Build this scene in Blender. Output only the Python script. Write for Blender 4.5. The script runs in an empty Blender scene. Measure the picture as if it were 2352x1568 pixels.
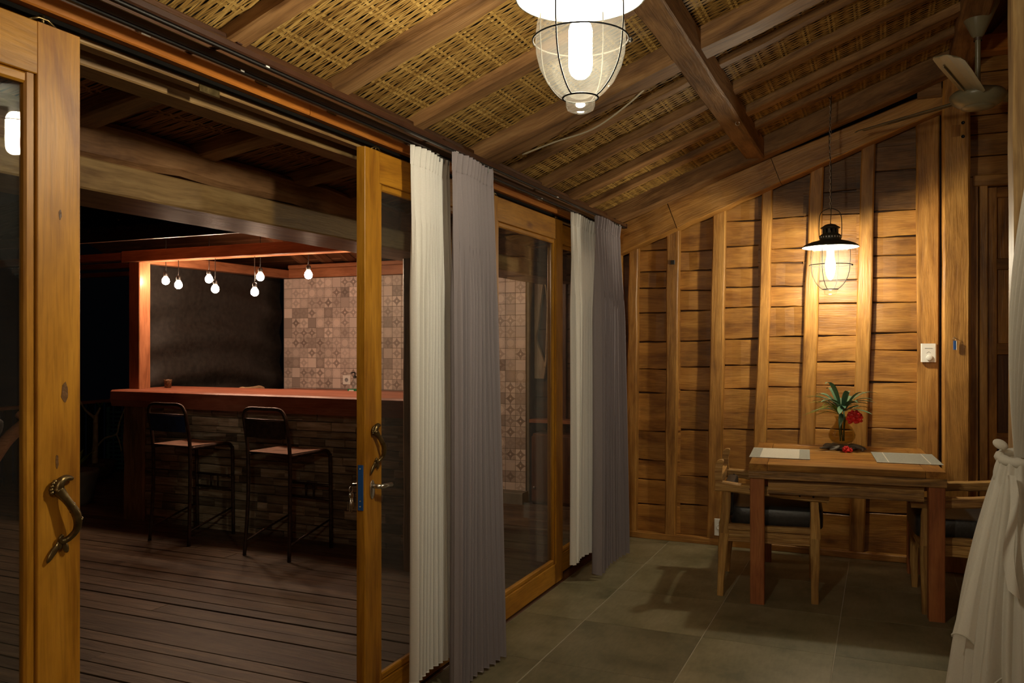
import bpy, bmesh, math, random
from mathutils import Vector, Matrix
random.seed(7)
S = bpy.context.scene
COL = S.collection
PI = math.pi

# ------------------------------------------------------------------ camera, world, exposure
cam = bpy.data.cameras.new('camera')
cam.sensor_width = 36.0
cam.lens = 1930.0 / 2352.0 * 36.0
cam.shift_y = 4.0 / 2352.0
cam.clip_start = 0.02
cam_o = bpy.data.objects.new('camera', cam)
COL.objects.link(cam_o)
cam_o.location = (0, 0, 1.42)
cam_o.rotation_euler = (PI / 2, 0, math.radians(23.8))
S.camera = cam_o

w = bpy.data.worlds.new('night')
S.world = w
w.use_nodes = True
w.node_tree.nodes['Background'].inputs[0].default_value = (0.35, 0.42, 0.6, 1)
w.node_tree.nodes['Background'].inputs[1].default_value = 0.0015
S.view_settings.view_transform = 'Standard'
S.view_settings.look = 'None'
S.view_settings.gamma = 1
S.view_settings.use_curve_mapping = False
S.view_settings.exposure = 0.0

LAMP_NEAR = 500.0
LAMP_ADDED = 420.0  # strength of the added, unseen lantern
LAMP_FAR = 1000.0
BAR_BULB = 230.0
C_LAMP = (1.0, 0.90, 0.70)
C_BAR = (1.0, 0.68, 0.46)

# ------------------------------------------------------------------ materials
def newmat(name):
    m = bpy.data.materials.new(name)
    m.use_nodes = True
    nt = m.node_tree
    nt.nodes.clear()
    out = nt.nodes.new('ShaderNodeOutputMaterial')
    return m, nt, out

def N(nt, t, **kw):
    n = nt.nodes.new(t)
    for k, v in kw.items():
        if k.startswith('i_'):
            n.inputs[k[2:]].default_value = v
        else:
            setattr(n, k, v)
    return n

def ramp(nt, stops):
    r = nt.nodes.new('ShaderNodeValToRGB')
    e = r.color_ramp.elements
    while len(e) < len(stops):
        e.new(0.5)
    for i, (p, c) in enumerate(stops):
        e[i].position = p
        e[i].color = (*c, 1) if len(c) == 3 else c
    return r

def wood(name, dark, mid, light, rough=0.42, grain=11.0, bump=0.25, var=0.35, blotch=0.5, knots=True, spec=0.4):
    m, nt, out = newmat(name)
    L = nt.links.new
    tc = N(nt, 'ShaderNodeTexCoord')
    oi = N(nt, 'ShaderNodeObjectInfo')
    sc = N(nt, 'ShaderNodeVectorMath', operation='SCALE')
    sc.inputs[0].default_value = (37.0, 19.0, 53.0)
    L(oi.outputs['Random'], sc.inputs['Scale'])
    add = N(nt, 'ShaderNodeVectorMath', operation='ADD')
    L(tc.outputs['Object'], add.inputs[0]); L(sc.outputs[0], add.inputs[1])
    # warp
    wn = N(nt, 'ShaderNodeTexNoise', i_Scale=2.2, i_Detail=2.0)
    L(add.outputs[0], wn.inputs['Vector'])
    ws = N(nt, 'ShaderNodeVectorMath', operation='MULTIPLY')
    ws.inputs[1].default_value = (0.0, 0.05, 0.05)
    L(wn.outputs['Color'], ws.inputs[0])
    wa = N(nt, 'ShaderNodeVectorMath', operation='ADD')
    L(add.outputs[0], wa.inputs[0]); L(ws.outputs[0], wa.inputs[1])
    mp = N(nt, 'ShaderNodeMapping'); mp.inputs['Scale'].default_value = (1.1, grain, grain)
    L(wa.outputs[0], mp.inputs['Vector'])
    n1 = N(nt, 'ShaderNodeTexNoise', i_Scale=1.6, i_Detail=6.0, i_Roughness=0.62, i_Distortion=0.6)
    L(mp.outputs[0], n1.inputs['Vector'])
    r1 = ramp(nt, [(0.30, dark), (0.52, mid), (0.74, light)])
    L(n1.outputs[0], r1.inputs[0])
    # fibres
    mp2 = N(nt, 'ShaderNodeMapping'); mp2.inputs['Scale'].default_value = (5, 130, 130)
    L(wa.outputs[0], mp2.inputs['Vector'])
    n2 = N(nt, 'ShaderNodeTexNoise', i_Scale=1.0, i_Detail=3.0)
    L(mp2.outputs[0], n2.inputs['Vector'])
    r2 = ramp(nt, [(0.32, (0.55, 0.5, 0.46)), (0.55, (1, 1, 1))])
    L(n2.outputs[0], r2.inputs[0])
    mx = N(nt, 'ShaderNodeMixRGB', blend_type='MULTIPLY'); mx.inputs[0].default_value = 0.5
    L(r1.outputs[0], mx.inputs[1]); L(r2.outputs[0], mx.inputs[2])
    # stains
    n3 = N(nt, 'ShaderNodeTexNoise', i_Scale=2.6, i_Detail=4.0, i_Roughness=0.7)
    mp3 = N(nt, 'ShaderNodeMapping'); mp3.inputs['Scale'].default_value = (0.8, 2.2, 2.2)
    L(add.outputs[0], mp3.inputs['Vector']); L(mp3.outputs[0], n3.inputs['Vector'])
    r3 = ramp(nt, [(0.33, (0.35, 0.30, 0.26)), (0.52, (1, 1, 1))])
    L(n3.outputs[0], r3.inputs[0])
    mx2 = N(nt, 'ShaderNodeMixRGB', blend_type='MULTIPLY'); mx2.inputs[0].default_value = blotch
    L(mx.outputs[0], mx2.inputs[1]); L(r3.outputs[0], mx2.inputs[2])
    cur = mx2
    if knots:
        mp4 = N(nt, 'ShaderNodeMapping'); mp4.inputs['Scale'].default_value = (1.3, 3.2, 3.2)
        L(wa.outputs[0], mp4.inputs['Vector'])
        vo = N(nt, 'ShaderNodeTexVoronoi', i_Scale=1.15)
        L(mp4.outputs[0], vo.inputs['Vector'])
        r4 = ramp(nt, [(0.0, (0.18, 0.12, 0.08)), (0.045, (0.35, 0.25, 0.18)), (0.10, (1, 1, 1))])
        L(vo.outputs['Distance'], r4.inputs[0])
        mx4 = N(nt, 'ShaderNodeMixRGB', blend_type='MULTIPLY'); mx4.inputs[0].default_value = 0.85
        L(cur.outputs[0], mx4.inputs[1]); L(r4.outputs[0], mx4.inputs[2])
        cur = mx4
    mr = N(nt, 'ShaderNodeMapRange')
    mr.inputs['To Min'].default_value = 1.0 - var; mr.inputs['To Max'].default_value = 1.0 + var
    L(oi.outputs['Random'], mr.inputs['Value'])
    hs = N(nt, 'ShaderNodeHueSaturation')
    L(mr.outputs[0], hs.inputs['Value']); L(cur.outputs[0], hs.inputs['Color'])
    p = N(nt, 'ShaderNodeBsdfPrincipled')
    p.inputs['Roughness'].default_value = rough
    p.inputs['Specular IOR Level'].default_value = spec
    L(hs.outputs[0], p.inputs['Base Color'])
    bsum = N(nt, 'ShaderNodeMath', operation='MULTIPLY_ADD')
    L(n2.outputs[0], bsum.inputs[0]); bsum.inputs[1].default_value = 0.5; L(n1.outputs[0], bsum.inputs[2])
    bp = N(nt, 'ShaderNodeBump'); bp.inputs['Strength'].default_value = bump; bp.inputs['Distance'].default_value = 0.01
    L(bsum.outputs[0], bp.inputs['Height']); L(bp.outputs[0], p.inputs['Normal'])
    L(p.outputs[0], out.inputs[0])
    return m

def plain(name, col, rough=0.5, metal=0.0, noise=0.15, nscale=12.0, bump=0.0, spec=0.5, var=0.0):
    m, nt, out = newmat(name)
    L = nt.links.new
    tc = N(nt, 'ShaderNodeTexCoord')
    n = N(nt, 'ShaderNodeTexNoise', i_Scale=nscale, i_Detail=5.0)
    L(tc.outputs['Object'], n.inputs['Vector'])
    lo = tuple(c * (1 - noise) for c in col); hi = tuple(min(1, c * (1 + noise)) for c in col)
    r = ramp(nt, [(0.3, lo), (0.7, hi)])
    L(n.outputs[0], r.inputs[0])
    p = N(nt, 'ShaderNodeBsdfPrincipled')
    p.inputs['Roughness'].default_value = rough
    p.inputs['Metallic'].default_value = metal
    p.inputs['Specular IOR Level'].default_value = spec
    src = r.outputs[0]
    if var:
        oi = N(nt, 'ShaderNodeObjectInfo')
        mr = N(nt, 'ShaderNodeMapRange')
        mr.inputs['To Min'].default_value = 1 - var; mr.inputs['To Max'].default_value = 1 + var
        L(oi.outputs['Random'], mr.inputs['Value'])
        hs = N(nt, 'ShaderNodeHueSaturation')
        L(mr.outputs[0], hs.inputs['Value']); L(src, hs.inputs['Color']); src = hs.outputs[0]
    L(src, p.inputs['Base Color'])
    if bump:
        b = N(nt, 'ShaderNodeBump'); b.inputs['Strength'].default_value = bump; b.inputs['Distance'].default_value = 0.01
        L(n.outputs[0], b.inputs['Height']); L(b.outputs[0], p.inputs['Normal'])
    L(p.outputs[0], out.inputs[0])
    return m

def emit(name, col, s):
    m, nt, out = newmat(name)
    e = N(nt, 'ShaderNodeEmission')
    e.inputs[0].default_value = (*col, 1); e.inputs[1].default_value = s
    nt.links.new(e.outputs[0], out.inputs[0])
    return m

def thin_glass(name, tint=(1, 1, 1), haze=0.03, boost=1.0, smear=False, hazecol=(0.8, 0.85, 0.85)):
    m, nt, out = newmat(name)
    L = nt.links.new
    tr = N(nt, 'ShaderNodeBsdfTransparent'); tr.inputs[0].default_value = (*tint, 1)
    gl = N(nt, 'ShaderNodeBsdfGlossy'); gl.inputs['Roughness'].default_value = 0.01
    fr = N(nt, 'ShaderNodeFresnel', i_IOR=1.5)
    gm = N(nt, 'ShaderNodeNewGeometry')       # same reflectance on both sides of the thin sheet
    io = N(nt, 'ShaderNodeMapRange'); io.inputs['To Min'].default_value = 1.5; io.inputs['To Max'].default_value = 1 / 1.5
    L(gm.outputs['Backfacing'], io.inputs['Value']); L(io.outputs[0], fr.inputs['IOR'])
    mb = N(nt, 'ShaderNodeMath', operation='MULTIPLY', use_clamp=True); mb.inputs[1].default_value = boost
    L(fr.outputs[0], mb.inputs[0])
    mix = N(nt, 'ShaderNodeMixShader')
    L(mb.outputs[0], mix.inputs[0]); L(tr.outputs[0], mix.inputs[1]); L(gl.outputs[0], mix.inputs[2])
    df = N(nt, 'ShaderNodeBsdfDiffuse'); df.inputs[0].default_value = (*hazecol, 1)
    tl = N(nt, 'ShaderNodeBsdfTranslucent'); tl.inputs[0].default_value = (*hazecol, 1)
    dm = N(nt, 'ShaderNodeMixShader'); dm.inputs[0].default_value = 0.5
    L(df.outputs[0], dm.inputs[1]); L(tl.outputs[0], dm.inputs[2])
    mix2 = N(nt, 'ShaderNodeMixShader'); mix2.inputs[0].default_value = haze
    if smear:
        tc = N(nt, 'ShaderNodeTexCoord')
        n = N(nt, 'ShaderNodeTexNoise', i_Scale=3.0, i_Detail=5.0)
        mp = N(nt, 'ShaderNodeMapping'); mp.inputs['Scale'].default_value = (1, 1.2, 0.5)
        L(tc.outputs['Object'], mp.inputs['Vector']); L(mp.outputs[0], n.inputs['Vector'])
        r = ramp(nt, [(0.3, (haze * .4,) * 3), (0.75, (haze * 1.7,) * 3)])
        L(n.outputs[0], r.inputs[0]); L(r.outputs[0], mix2.inputs[0])
    L(mix.outputs[0], mix2.inputs[1]); L(dm.outputs[0], mix2.inputs[2])
    L(mix2.outputs[0], out.inputs[0])
    return m

def cloth(name, col, trans=0.25, alpha=1.0, weave=220.0):
    m, nt, out = newmat(name)
    L = nt.links.new
    tc = N(nt, 'ShaderNodeTexCoord')
    n = N(nt, 'ShaderNodeTexNoise', i_Scale=weave, i_Detail=2.0)
    L(tc.outputs['Object'], n.inputs['Vector'])
    r = ramp(nt, [(0.3, tuple(c * .95 for c in col)), (0.7, col)])
    L(n.outputs[0], r.inputs[0])
    df = N(nt, 'ShaderNodeBsdfDiffuse'); L(r.outputs[0], df.inputs[0])
    tl = N(nt, 'ShaderNodeBsdfTranslucent'); L(r.outputs[0], tl.inputs[0])
    mx = N(nt, 'ShaderNodeMixShader'); mx.inputs[0].default_value = trans
    L(df.outputs[0], mx.inputs[1]); L(tl.outputs[0], mx.inputs[2])
    last = mx
    if alpha < 1:
        tr = N(nt, 'ShaderNodeBsdfTransparent')
        m2 = N(nt, 'ShaderNodeMixShader'); m2.inputs[0].default_value = alpha
        L(tr.outputs[0], m2.inputs[1]); L(mx.outputs[0], m2.inputs[2]); last = m2
    L(last.outputs[0], out.inputs[0])
    return m

M = {}
M['wall'] = wood('wall_wood', (.20, .075, .012), (.38, .170, .032), (.52, .26, .060), rough=.42, grain=7, bump=.3, var=.20, blotch=.6)
M['wall_dark'] = wood('wall_wood_dark', (.085, .035, .010), (.17, .078, .020), (.26, .125, .034), rough=.5, grain=7, bump=.35, var=.12, blotch=.7)  # darker brown for the top boards of the right columns and door knots
M['batten'] = wood('batten_wood', (.23, .095, .018), (.43, .205, .045), (.57, .30, .08), rough=.42, grain=8, bump=.4, var=.15, blotch=.5)
M['door'] = wood('door_teak', (.27, .10, .008), (.45, .20, .016), (.57, .27, .030), rough=.42, grain=7, bump=.08, var=.08, blotch=.35, spec=.25)
M['rail'] = wood('rail_varnished', (.32, .10, .015), (.48, .17, .028), (.55, .22, .04), rough=.3, grain=9, bump=.06, var=.06, blotch=.12, knots=False)
M['lintel'] = wood('lintel_wood', (.22, .12, .045), (.40, .25, .10), (.50, .34, .15), rough=.5, grain=9, bump=.2, var=.1, blotch=.5)
M['beam'] = wood('old_beam', (.13, .062, .024), (.30, .155, .058), (.42, .24, .10), rough=.6, grain=9, bump=.5, var=.15, blotch=.65, spec=.25)
M['beam_red'] = wood('porch_beam_wood', (.16, .075, .034), (.33, .17, .075), (.44, .25, .12), rough=.5, grain=6, bump=.45, var=.1, blotch=.6)
M['dark'] = wood('dark_wood', (.045, .016, .006), (.10, .038, .013), (.16, .066, .022), rough=.45, grain=10, bump=.2, var=.2, blotch=.4)
M['track'] = plain('track_brown', (.045, .017, .008), rough=.3, noise=.2)
M['deck'] = wood('deck_wood', (.065, .043, .026), (.125, .083, .050), (.185, .125, .078), rough=.55, grain=14, bump=.4, var=.28, blotch=.6)
M['redwood'] = wood('red_wood', (.24, .085, .035), (.38, .15, .068), (.48, .21, .10), rough=.28, grain=7, bump=.06, var=.08, blotch=.2, knots=False)
M['bartop'] = wood('bar_top_wood', (.24, .070, .036), (.36, .120, .066), (.42, .16, .095), rough=.42, grain=5, bump=.04, var=.0, blotch=.2, knots=False, spec=.35)
M['block'] = wood('bar_block_wood', (.16, .11, .07), (.42, .32, .21), (.68, .58, .44), rough=.65, grain=18, bump=.8, var=.42, blotch=.6)
M['table'] = wood('table_wood', (.20, .07, .014), (.40, .185, .035), (.56, .30, .07), rough=.3, grain=12, bump=.15, var=.25, blotch=.6)
M['tleg'] = wood('table_leg_wood', (.20, .055, .018), (.32, .11, .034), (.40, .16, .05), rough=.4, grain=8, bump=.2, var=.1, blotch=.4)
M['edge'] = wood('table_edge_wood', (.08, .04, .012), (.34, .175, .045), (.50, .29, .085), rough=.5, grain=22, bump=.5, var=.1, blotch=.9)
M['chair'] = wood('rustic_chair_wood', (.22, .095, .026), (.47, .255, .070), (.64, .42, .15), rough=.55, grain=26, bump=.9, var=.12, blotch=.5)
M['slab'] = wood('driftwood', (.38, .25, .13), (.62, .44, .25), (.75, .57, .36), rough=.6, grain=7, bump=.5, var=.05, blotch=.4)
M['block_grey'] = wood('root_grey', (.08, .07, .05), (.20, .17, .13), (.30, .27, .22), rough=.7, grain=14, bump=.8, var=.1)
M['bronze'] = plain('antique_bronze', (.17, .12, .05), rough=.35, metal=.9, noise=.4, nscale=40, bump=.2)
M['soot'] = plain('soot_black', (.006, .005, .004), rough=.9, noise=.2, spec=.1)
M['steel'] = plain('brushed_steel', (.62, .60, .55), rough=.28, metal=1.0, noise=.1)
M['black'] = plain('black_metal', (.016, .014, .012), rough=.45, metal=.3, noise=.3)
M['stool'] = plain('stool_pipe', (.07, .040, .028), rough=.4, metal=.6, noise=.4, nscale=30)
M['stool_seat'] = plain('stool_seat_metal', (.26, .14, .09), rough=.45, metal=.2, noise=.35, nscale=14)
M['stool_blue'] = plain('stool_blue_paint', (.03, .065, .22), rough=.5, noise=.4, nscale=16)
M['leather'] = plain('black_leather', (.022, .021, .020), rough=.38, noise=.25, nscale=60, bump=.12)
M['white'] = plain('white_plastic', (.78, .76, .70), rough=.4, noise=.03)
M['greyplas'] = plain('grey_plastic', (.25, .25, .24), rough=.4, noise=.05)
M['bluefilm'] = plain('blue_film', (.02, .08, .26), rough=.35, noise=.1)
M['green'] = plain('green_plastic', (.005, .16, .06), rough=.4)
M['clear'] = thin_glass('clear_plastic', (.93, .93, .93), haze=.18, boost=1)
M['fan'] = plain('fan_enamel', (.20, .175, .105), rough=.3, noise=.06)
M['tarp'] = plain('black_tarpaulin', (.014, .012, .010), rough=.50, noise=.5, nscale=25, bump=.3)
M['grout'] = plain('grout', (.36, .32, .24), rough=.8, noise=.1)
M['tgrout'] = plain('tile_grout', (.26, .22, .19), rough=.8, noise=.1)
M['plaster'] = plain('grey_plaster', (.16, .15, .12), rough=.8, noise=.2, bump=.2)
M['mat_back'] = plain('mat_backing', (.035, .018, .007), rough=.9, noise=.3)
M['placemat'] = plain('placemat_white', (.62, .58, .48), rough=.7, noise=.06, nscale=90, bump=.3)
M['placegrey'] = plain('placemat_grey', (.30, .30, .25), rough=.7, noise=.12, nscale=90, bump=.3)
M['leaf'] = plain('leaf_green', (.07, .15, .085), rough=.35, noise=.35, nscale=14)
M['leaf2'] = plain('leaf_yellow_green', (.15, .24, .025), rough=.4, noise=.35, nscale=14)
M['stem'] = plain('stem_bark', (.40, .35, .19), rough=.7, noise=.3, nscale=20)
M['petal'] = plain('petal_red', (.62, .020, .018), rough=.5, noise=.25, nscale=40)
M['teal'] = plain('teal_paint', (.05, .15, .15), rough=.6, noise=.3)
M['pot'] = plain('woven_pot', (.10, .045, .016), rough=.3, noise=.8, nscale=70, bump=1.0)
M['cable'] = plain('cable_ivory', (.42, .36, .25), rough=.5)
M['cush'] = plain('dark_cushion', (.035, .028, .026), rough=.8, noise=.2, nscale=50, bump=.2)
M['lampmetal'] = plain('lamp_olive_metal', (.060, .056, .040), rough=.5, metal=.35, noise=.25, nscale=20)
M['wire'] = plain('lamp_wire', (.006, .005, .004), rough=.8, noise=.2, spec=.1)
M['lampwhite'] = plain('lamp_enamel_white', (.85, .84, .78), rough=.35, noise=.02)
M['roofdark'] = plain('roof_tile_clay', (.06, .03, .022), rough=.8, noise=.3, nscale=8)
M['foliage'] = plain('night_foliage', (.035, .07, .02), rough=.6, noise=.4, nscale=6)
M['glass'] = thin_glass('door_glass', (.90, .92, .90), haze=.012, boost=.65, smear=True)
M['globe'] = thin_glass('lamp_glass', (.97, .955, .90), haze=.006, boost=1.0, smear=True, hazecol=(.9, .88, .78))
M['vase'] = thin_glass('vase_glass', (.86, .80, .58), haze=.01, boost=1.3, hazecol=(.6, .55, .3))
M['bulb_near'] = emit('bulb_white', C_LAMP, LAMP_NEAR)
M['bulb_added'] = emit('bulb_white_added', C_LAMP, LAMP_ADDED)
M['bulb_far'] = emit('bulb_white_small', C_LAMP, LAMP_FAR)
M['bulb_bar'] = emit('bulb_warm', C_BAR, BAR_BULB)
M['sheer'] = cloth('sheer_white', (.95, .93, .88), trans=.15, alpha=.97)
M['grey_cloth'] = cloth('grey_drape', (.30, .262, .275), trans=.05)
M['net'] = cloth('bed_net', (.80, .77, .69), trans=.4, alpha=.82)
M['net_thick'] = cloth('bed_net_gathered', (.80, .77, .69), trans=.4, alpha=.95)

def floor_tile_mat():
    m, nt, out = newmat('floor_tile_stone')
    L = nt.links.new
    tc = N(nt, 'ShaderNodeTexCoord'); oi = N(nt, 'ShaderNodeObjectInfo')
    sc = N(nt, 'ShaderNodeVectorMath', operation='SCALE'); sc.inputs[0].default_value = (31, 17, 9)
    L(oi.outputs['Random'], sc.inputs['Scale'])
    add = N(nt, 'ShaderNodeVectorMath', operation='ADD')
    L(tc.outputs['Object'], add.inputs[0]); L(sc.outputs[0], add.inputs[1])
    n = N(nt, 'ShaderNodeTexNoise', i_Scale=3.2, i_Detail=8.0, i_Roughness=.65)
    L(add.outputs[0], n.inputs['Vector'])
    r = ramp(nt, [(.32, (.110, .102, .052)), (.5, (.195, .172, .096)), (.7, (.265, .228, .138))])
    L(n.outputs[0], r.inputs[0])
    mp = N(nt, 'ShaderNodeMapping'); mp.inputs['Scale'].default_value = (14, 60, 1)
    L(add.outputs[0], mp.inputs['Vector'])
    n2 = N(nt, 'ShaderNodeTexNoise', i_Scale=1.0, i_Detail=4.0); L(mp.outputs[0], n2.inputs['Vector'])
    r2 = ramp(nt, [(.3, (.72, .72, .72)), (.6, (1, 1, 1))]); L(n2.outputs[0], r2.inputs[0])
    mx = N(nt, 'ShaderNodeMixRGB', blend_type='MULTIPLY'); mx.inputs[0].default_value = .6
    L(r.outputs[0], mx.inputs[1]); L(r2.outputs[0], mx.inputs[2])
    mr = N(nt, 'ShaderNodeMapRange'); mr.inputs['To Min'].default_value = .78; mr.inputs['To Max'].default_value = 1.2
    L(oi.outputs['Random'], mr.inputs['Value'])
    hs = N(nt, 'ShaderNodeHueSaturation'); L(mr.outputs[0], hs.inputs['Value']); L(mx.outputs[0], hs.inputs['Color'])
    p = N(nt, 'ShaderNodeBsdfPrincipled'); p.inputs['Roughness'].default_value = .42
    L(hs.outputs[0], p.inputs['Base Color'])
    b = N(nt, 'ShaderNodeBump'); b.inputs['Strength'].default_value = .12; b.inputs['Distance'].default_value = .005
    L(n2.outputs[0], b.inputs['Height']); L(b.outputs[0], p.inputs['Normal'])
    L(p.outputs[0], out.inputs[0])
    return m
M['ftile'] = floor_tile_mat()

def weave_mat(name, a, b, c):
    m, nt, out = newmat(name)
    L = nt.links.new
    tc = N(nt, 'ShaderNodeTexCoord')
    mp = N(nt, 'ShaderNodeMapping'); mp.inputs['Scale'].default_value = (2.2, 90, 2)
    L(tc.outputs['Object'], mp.inputs['Vector'])
    n = N(nt, 'ShaderNodeTexNoise', i_Scale=1.0, i_Detail=3.0); L(mp.outputs[0], n.inputs['Vector'])
    r = ramp(nt, [(.3, a), (.5, b), (.7, c)]); L(n.outputs[0], r.inputs[0])
    n2 = N(nt, 'ShaderNodeTexNoise', i_Scale=1.7, i_Detail=3.0); L(tc.outputs['Object'], n2.inputs['Vector'])
    r2 = ramp(nt, [(.35, (.6, .55, .5)), (.6, (1, 1, 1))]); L(n2.outputs[0], r2.inputs[0])
    mx = N(nt, 'ShaderNodeMixRGB', blend_type='MULTIPLY'); mx.inputs[0].default_value = .7
    L(r.outputs[0], mx.inputs[1]); L(r2.outputs[0], mx.inputs[2])
    p = N(nt, 'ShaderNodeBsdfPrincipled'); p.inputs['Roughness'].default_value = .6; p.inputs['Specular IOR Level'].default_value = .2
    L(mx.outputs[0], p.inputs['Base Color']); L(p.outputs[0], out.inputs[0])
    return m
M['weave'] = weave_mat('bamboo_weave', (.15, .07, .015), (.40, .23, .06), (.56, .36, .11))
M['weave_weft'] = weave_mat('bamboo_weft', (.34, .19, .045), (.50, .31, .085), (.60, .40, .13))
M['weave_out_weft'] = weave_mat('bamboo_weft_red', (.30, .13, .05), (.42, .20, .08), (.5, .26, .11))
M['weave_out'] = weave_mat('bamboo_weave_red', (.14, .055, .022), (.36, .16, .07), (.50, .25, .11))

def pattern_tile_mat():
    m, nt, out = newmat('patterned_tile')
    L = nt.links.new
    tc = N(nt, 'ShaderNodeTexCoord'); oi = N(nt, 'ShaderNodeObjectInfo')
    sp = N(nt, 'ShaderNodeSeparateXYZ'); L(tc.outputs['Object'], sp.inputs[0])
    def mth(op, a=None, b=None, cl=False):
        n = N(nt, 'ShaderNodeMath', operation=op, use_clamp=cl)
        for i, v in enumerate((a, b)):
            if v is None: continue
            if isinstance(v, (int, float)): n.inputs[i].default_value = v
            else: L(v, n.inputs[i])
        return n.outputs[0]
    u = mth('MULTIPLY', mth('ABSOLUTE', sp.outputs['X']), 20.0)   # 0..1 from centre to edge
    v = mth('MULTIPLY', mth('ABSOLUTE', sp.outputs['Z']), 20.0)
    # four pointed star
    st = mth('ADD', mth('POWER', u, .62), mth('POWER', v, .62))
    star = mth('LESS_THAN', st, 1.12)
    # petals: distance to corner
    du = mth('SUBTRACT', 1.0, u); dv = mth('SUBTRACT', 1.0, v)
    dc = mth('SQRT', mth('ADD', mth('MULTIPLY', du, du), mth('MULTIPLY', dv, dv)))
    corner = mth('LESS_THAN', dc, .56)
    rr = mth('SQRT', mth('ADD', mth('MULTIPLY', u, u), mth('MULTIPLY', v, v)))
    dot = mth('LESS_THAN', rr, .17)
    ring = mth('LESS_THAN', mth('ABSOLUTE', mth('SUBTRACT', rr, .80)), .10)
    R = oi.outputs['Random']
    def frac(k): return mth('FRACT', mth('MULTIPLY', R, k))
    has_star = mth('GREATER_THAN', frac(7.31), .30)
    has_cor = mth('GREATER_THAN', frac(13.7), .38)
    inten = mth('ADD', mth('MULTIPLY', frac(23.9), .60), .22)
    pat = mth('MAXIMUM', mth('MULTIPLY', star, has_star), mth('MULTIPLY', mth('MULTIPLY', corner, .5), has_cor))
    pat = mth('MAXIMUM', pat, mth('MULTIPLY', mth('MULTIPLY', ring, .5), has_cor))
    pat = mth('MULTIPLY', pat, mth('SUBTRACT', 1.0, dot))
    fac = mth('MULTIPLY', pat, inten)
    darkbg = mth('MULTIPLY', mth('GREATER_THAN', frac(41.3), .84), .55)
    mix = N(nt, 'ShaderNodeMixRGB'); L(fac, mix.inputs[0])
    mix.inputs[1].default_value = (.64, .53, .46, 1); mix.inputs[2].default_value = (.16, .115, .095, 1)
    mix2 = N(nt, 'ShaderNodeMixRGB'); L(darkbg, mix2.inputs[0]); L(mix.outputs[0], mix2.inputs[1]); mix2.inputs[2].default_value = (.17, .13, .11, 1)
    mr = N(nt, 'ShaderNodeMapRange'); mr.inputs['To Min'].default_value = .85; mr.inputs['To Max'].default_value = 1.12
    L(frac(3.3), mr.inputs['Value'])
    hs = N(nt, 'ShaderNodeHueSaturation'); L(mr.outputs[0], hs.inputs['Value']); L(mix2.outputs[0], hs.inputs['Color'])
    p = N(nt, 'ShaderNodeBsdfPrincipled'); p.inputs['Roughness'].default_value = .4
    L(hs.outputs[0], p.inputs['Base Color']); L(p.outputs[0], out.inputs[0])
    return m
M['ptile'] = pattern_tile_mat()

# ------------------------------------------------------------------ mesh helpers
def tag(o, label=None, cat=None, group=None, kind=None):
    if label: o['label'] = label
    if cat: o['category'] = cat
    if group: o['group'] = group
    if kind: o['kind'] = kind
    return o

def empty(name, loc=(0, 0, 0), rz=0.0):
    o = bpy.data.objects.new(name, None)
    o.empty_display_size = 0.05
    o.location = loc; o.rotation_euler = (0, 0, rz)
    COL.objects.link(o)
    return o

def mk(name, vs, fs, mat, parent=None, smooth=False, mtx=None):
    me = bpy.data.meshes.new(name)
    me.from_pydata([tuple(v) for v in vs], [], fs)
    me.update()
    if smooth:
        for p in me.polygons: p.use_smooth = True
    me.materials.append(M[mat])
    o = bpy.data.objects.new(name, me)
    COL.objects.link(o)
    if parent: o.parent = parent
    if mtx is not None: o.matrix_local = mtx
    return o

def frame(a, b, up):
    a = Vector(a); b = Vector(b)
    x = (b - a); Ln = x.length; x.normalize()
    u = Vector(up)
    if abs(x.dot(u.normalized())) > .98:
        u = Vector((0, 1, 0)) if abs(x.y) < .9 else Vector((1, 0, 0))
    y = u.cross(x).normalized(); z = x.cross(y).normalized()
    m = Matrix((( x.x, y.x, z.x, a.x), (x.y, y.y, z.y, a.y), (x.z, y.z, z.z, a.z), (0, 0, 0, 1)))
    return m, Ln

def beam(name, a, b, w, h, mat, parent=None, up=(0, 0, 1), seg=1, jit=0.0, ch=None, w2=None, h2=None, bow=0.0):
    """chamfered plank from a to b; local X runs along the grain, h is its size along `up`."""
    m, Ln = frame(a, b, up)
    if ch is None: ch = min(w, h) * .10
    vs, fs = [], []
    w2 = w if w2 is None else w2; h2 = h if h2 is None else h2
    for i in range(seg + 1):
        t = i / seg
        ww = (w + (w2 - w) * t) / 2; hh = (h + (h2 - h) * t) / 2
        j = lambda: random.uniform(-jit, jit)
        yo = j() * .6 + bow * math.sin(PI * t); zo = j() * .6
        a1, a2, a3, a4 = ww + j(), ww + j(), hh + j(), hh + j()
        pts = [(a1, a3 - ch), (a1 - ch, a3), (-a2 + ch, a3), (-a2, a3 - ch), (-a2, -a4 + ch), (-a2 + ch, -a4), (a1 - ch, -a4), (a1, -a4 + ch)]
        for (y, z) in pts: vs.append((t * Ln, y + yo, z + zo))
    for i in range(seg):
        for k in range(8):
            k2 = (k + 1) % 8
            fs.append((i * 8 + k, i * 8 + k2, (i + 1) * 8 + k2, (i + 1) * 8 + k))
    fs.append(tuple(range(7, -1, -1))); fs.append(tuple(range(seg * 8, seg * 8 + 8)))
    return mk(name, vs, fs, mat, parent, mtx=m)

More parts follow.
